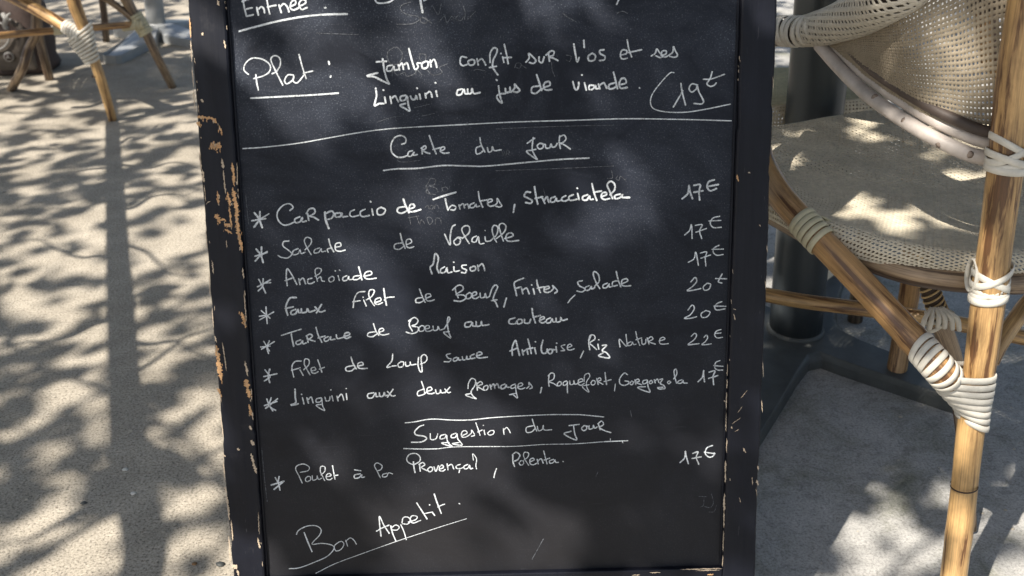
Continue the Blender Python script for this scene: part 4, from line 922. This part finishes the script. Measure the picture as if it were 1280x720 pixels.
# ------------------------------------------------------------------ bag on the ground behind the left chair
def bag():
    base = ath(8, 102); base.y += .13; base.z = 0
    t = thing('backpack', tuple(base), 'dark brown cloth bag with round grey badge behind the left chair legs', 'bag')
    P = lambda n, me, m, l=None: tag(part(n, me, m, t), l)
    v = []; f = []; S = 28; rows = 18
    for j in range(rows+1):
        z = .29*j/rows; k = j/rows
        w_ = .15*(1-.12*k - .30*max(0, k-.72)**1.2*2.2)*(1 if j else .93); d_ = .09*(1-.25*k-.35*max(0, k-.75)*2)
        if j == rows: w_ *= .72; d_ *= .6
        for i in range(S):
            a = 2*math.pi*i/S; c, s = math.cos(a), math.sin(a); e = .6
            x = w_*math.copysign(abs(c)**e, c); y = d_*math.copysign(abs(s)**e, s)
            v.append((base.x-.035+x+.004*math.sin(z*60+i), base.y+.03+y+.005*math.sin(z*47+i*1.7), z+.002))
    for j in range(rows):
        for i in range(S): f.append((j*S+i, j*S+(i+1) % S, (j+1)*S+(i+1) % S, (j+1)*S+i))
    f.append(tuple(range(S))[::-1]); f.append(tuple(rows*S+i for i in range(S)))
    P('body', mesh(v, f), M_bag)
    yf = base.y-.07
    P('pocket', box((base.x+.015, yf+.012, .075), .13, .03, .11, None, .012), M_bag2, 'taupe lower pocket')
    P('strap', tube([aty(26, 66, yf+.0), aty(30, 50, yf-.01), aty(24, 34, yf), aty(16, 28, yf+.02)], [.010, .012, .010], 10, 6), M_bag2, 'taupe side strap')
    P('strap', tube([aty(4, 18, yf), aty(7, 24, yf-.02), aty(6, 32, yf-.02), aty(9, 36, yf-.02)], .0085, 10, 6), M_badge, 'pale hook-shaped clip')
    P('strap', tube([aty(13, 17, yf-.01), aty(9, 20, yf-.02), aty(11, 25, yf-.02), aty(14, 24, yf-.02)], .004, 8, 5), M_badge)
    P('hoop', tube([aty(-8+20*math.cos(a), 45+18*math.sin(a), yf-.012) for a in [k*math.pi/12-1.2 for k in range(20)]], .0035, 8, 2), M_badge, 'curved grey piping')
    c = aty(11, 71, yf-.012)
    P('badge', tube([c+Vector((0, .006, 0)), c+Vector((0, -.003, 0))], .0165, 20, 1, smooth=False), M_badge, 'round grey badge')
    P('badge_inset', tube([c+Vector((0, -.002, 0)), c+Vector((0, -.0042, 0))], .0125, 20, 1, smooth=False), M_bag)
    P('badge_star', join([tube([c+Vector((0, -.0045, 0)), c+Vector((.010*math.cos(a), -.0052, .010*math.sin(a)))], [.0028, .0008], 6, 2) for a in (1.57, 3.66, 5.76)]), M_badge)
bag()

# ------------------------------------------------------------------ plane tree (stands outside the picture, casts the dappled shade)
def tree():
    t = thing('plane_tree', (-4.6, -2.6, 0), 'plane tree outside the left edge whose leaves dapple the whole terrace', 'tree')
    r = random.Random(21)
    tb = Vector((-4.6, -2.6, 0))
    trunk = [tb, tb+Vector((.06, .1, 1.2)), tb+Vector((-.02, .18, 2.4)), tb+Vector((.1, .3, 3.6)), tb+Vector((.3, .3, 5.0))]
    part('trunk', tube(trunk, [.24, .19, .17, .15, .09], 18, 8), M_bark, t)
    def sh(p, s): return Vector(p) + S2*s          # point s metres up-sun of a ground point
    # long drooping limb, added along the stripe of shadow it casts
    g0 = ath(166, 745); g1 = ath(160, 560); g2 = ath(149, 350); g3 = ath(142, 200); g4 = ath(139, 130)
    limb = [trunk[2], trunk[2]+Vector((1.2, .6, .25)), sh(g0, 1.7)+Vector((-.35, -.45, .3)), sh(g0, 1.35), sh(g1, 1.2), sh(g2, 1.0), sh(g3, .85), sh(g4, .76), sh(ath(137, 85), .72)]
    part('limb', tube(limb, [.09, .07, .040, .029, .027, .025, .021, .017, .012], 14, 8), M_bark, t)
    tw = []
    def twig(px, py, s0, dx, dy, rr, n=5):
        p = sh(ath(px, py), s0); pts = [p]; q = Vector(ath(px, py))
        for k in range(n):
            q = Vector(ath(px+dx*(k+1)/n, py+dy*(k+1)/n + 5*math.sin(k*1.7+px))); pts.append(sh(q, s0+.12*k))
        tw.append(tube(pts, [rr, rr*.7, rr*.3], 7, 4))
    for a in ((145, 205, 1.0, 110, 3, .006), (147, 262, 1.1, 105, -28, .0055), (142, 210, 1.0, -110, 20, .006), (150, 330, 1.25, -120, -30, .006), (152, 420, 1.4, 110, 20, .007), (150, 400, 1.4, -150, 40, .008), (158, 540, 1.6, 120, 70, .009), (150, 180, .95, 60, -25, .005),
              (160, 620, 1.7, -150, 60, .009), (145, 240, 1.05, -90, -25, .005), (152, 470, 1.5, 130, -70, .006), (148, 300, 1.2, 90, 50, .005)): twig(*a)
    for k in range(120):                                # thin branches through the crown
        gx = r.uniform(-3.4, 3.6); gy = r.uniform(.0, 5.4); an = r.gauss(.15, .45); L = r.uniform(.4, 1.5); s = r.uniform(1.7, 3.6)
        p = Vector((gx, gy, 0)); dd = Vector((math.cos(an), math.sin(an), 0)); pts = [sh(p+dd*L*q/4+Vector((0, .10*math.sin(q*2+k), 0)), s+.12*q) for q in range(5)]
        tw.append(tube(pts, [.009*r.uniform(.5, 1.6), .006, .003], 6, 3))
    part('branches', join(tw), M_bark, t)
    # leaves in clumps
    v = []; f = []
    shape = [(0, -.5), (.30, -.34), (.52, -.12), (.26, .02), (.36, .34), (.08, .22), (0, .56), (-.08, .22), (-.36, .34), (-.26, .02), (-.52, -.12), (-.30, -.34)]
    def leaf(p, sz):
        n = Vector((r.gauss(0, .55), r.gauss(0, .55), 1)).normalized(); u = n.orthogonal().normalized(); an = r.uniform(0, 6.283)
        q = n.cross(u); u, q = u*math.cos(an)+q*math.sin(an), q*math.cos(an)-u*math.sin(an)
        b = len(v)
        for (x, y) in shape: v.append(p + u*x*sz + q*y*sz + n*(-.12*sz*abs(x)))
        v.append(p)
        for k in range(12): f.append((b+12, b+k, b+(k+1) % 12))
    def dens(x, y):
        d = math.sin(x*2.3+1.1*math.sin(y*1.9)+SEED1)*math.cos(y*2.1+.8*math.sin(x*1.7)+SEED2)
        d2 = math.sin(x*5.1+2*math.sin(y*3.3))*math.cos(y*4.7+1.3)
        return (.47 if x < .2 else .46) + .30*d + .16*d2
    cnt = 0
    while cnt < NLEAF:
        gx = r.uniform(-3.9, 4.2); gy = r.uniform(-.5, 6.2)
        dn = dens(gx, gy)
        if -.5 < gx < .6 and .55 < gy < 1.35: dn *= BOARDF
        for (qx, qy, rx, ry, val) in BOOST:
            if ((gx-qx)/rx)**2+((gy-qy)/ry)**2 < 1: dn = val
        if r.random() > dn: continue
        s = r.choice((r.uniform(2.3, 3.4), r.uniform(2.8, 4.6))) + max(0, 1.9-gy)*.35
        c = sh((gx, gy, 0), s); k = r.randint(2, 5)
        for _ in range(k):
            leaf(c+Vector((r.gauss(0, .085), r.gauss(0, .085), r.gauss(0, .06))), r.uniform(.045, .095)); cnt += 1
    def fill(c, rad, n):
        for _ in range(n):
            a = r.uniform(0, 6.283); q = math.sqrt(r.random())
            g = Vector((c[0]+rad[0]*q*math.cos(a), c[1]+rad[1]*q*math.sin(a), 0)); leaf(sh(g, r.uniform(2.2, 3.3)), r.uniform(.06, .11))
    for (x, y, rx, ry, n) in FILL: fill((x, y), (rx, ry), n)
    for (px, py, rad, n) in FILLB:
        q = onb(px, py); q = q + LD*(q.z/-LD.z); fill((q.x, q.y), (rad, rad), n)
    o = part('crown', mesh(v, f, smooth=False), M_leaf, t); o['kind'] = 'stuff'
SEED1, SEED2, NLEAF, BOARDF = .4, 1.7, 20500, 1.15
FILL = [(.985, 1.30, .13, .13, 60), (.80, 1.57, .07, .10, 30), (.66, 1.34, .09, .09, 34)]  # extra leaf clumps added to shade the back panel, arm and seat
FILLB = [(880, 60, .06, 14), (900, 180, .06, 14), (900, 330, .06, 12), (890, 420, .06, 12), (900, 640, .07, 10), (335, 210, .05, 9), (345, 330, .05, 9), (340, 450, .05, 8), (350, 620, .06, 9), (420, 690, .06, 9), (610, 190, .05, 9), (680, 90, .05, 9), (600, 430, .05, 8), (790, 420, .06, 9), (270, 300, .04, 6), (750, 600, .08, 12)]  # extra leaf clumps added to darken stretches of the board
BOOST = [(.93, 1.33, .20, .22, 1.0), (1.0, 1.62, .14, .12, .9), (.66, 1.33, .13, .12, 1.0), (.50, 1.09, .14, .13, .05), (.72, 1.12, .08, .13, .1), (.80, 1.47, .12, .08, 0), (.73, 1.71, .05, .05, 0)]
tree()

# ------------------------------------------------------------------ small things on the ground
def pebble_mesh(r, s):
    v = []; f = []; S = 7
    for j, (q, z) in enumerate(((1, 0), (1.05, .25), (.7, .5), (.2, .6))):
        for i in range(S): a = 2*math.pi*i/S; e = r.uniform(.75, 1.2); v.append((q*e*s*math.cos(a), q*e*s*.8*math.sin(a), z*s))
    for j in range(3):
        for i in range(S): f.append((j*S+i, j*S+(i+1) % S, (j+1)*S+(i+1) % S, (j+1)*S+i))
    f.append(tuple(3*S+i for i in range(S))); return v, f
r = random.Random(5); v = []; f = []
for _ in range(900):
    x, y = r.uniform(-1.9, 1.5), r.uniform(.55, 4.2); s = r.choice((.0012, .0016, .0022, .003))*r.uniform(.7, 1.2)
    a, b = pebble_mesh(r, s); o = len(v); v += [(p[0]+x, p[1]+y, p[2]) for p in a]; f += [tuple(o+i for i in q) for q in b]
tag(obj('grit', mesh(v, f), M_stone), 'loose grit scattered over the terrace', kind='stuff')
for (px, py, sz, mm, nm, lb) in ((34, 624, .0035, M_stone, 'pebble', 'small dark pebble in the sun near the left edge'), (105, 629, .005, M_iron, 'pebble', 'flat grey pebble in the shade left of the limb shadow'), (205, 665, .004, M_stone, 'pebble', 'round pebble in sun right of the limb shadow'),
        (157, 587, .005, M_bit, 'paper_scrap', 'upper white crumb lying in the long branch shadow'), (167, 617, .005, M_bit, 'paper_scrap', 'lower white crumb lying in the long branch shadow'), (243, 705, .0042, M_dry, 'dry_leaf', 'tiny orange leaf scrap by the foot of the board'), (275, 706, .0065, M_iron, 'pebble', 'dark pebble beside the orange leaf scrap')):
    p = ath(px, py); a, b = pebble_mesh(r, sz*.9)
    o = obj(nm, mesh(a, b), mm); o.location = (p.x, p.y, .0); tag(o, lb, 'pebble' if nm == 'pebble' else ('scrap' if nm == 'paper_scrap' else 'leaf'))
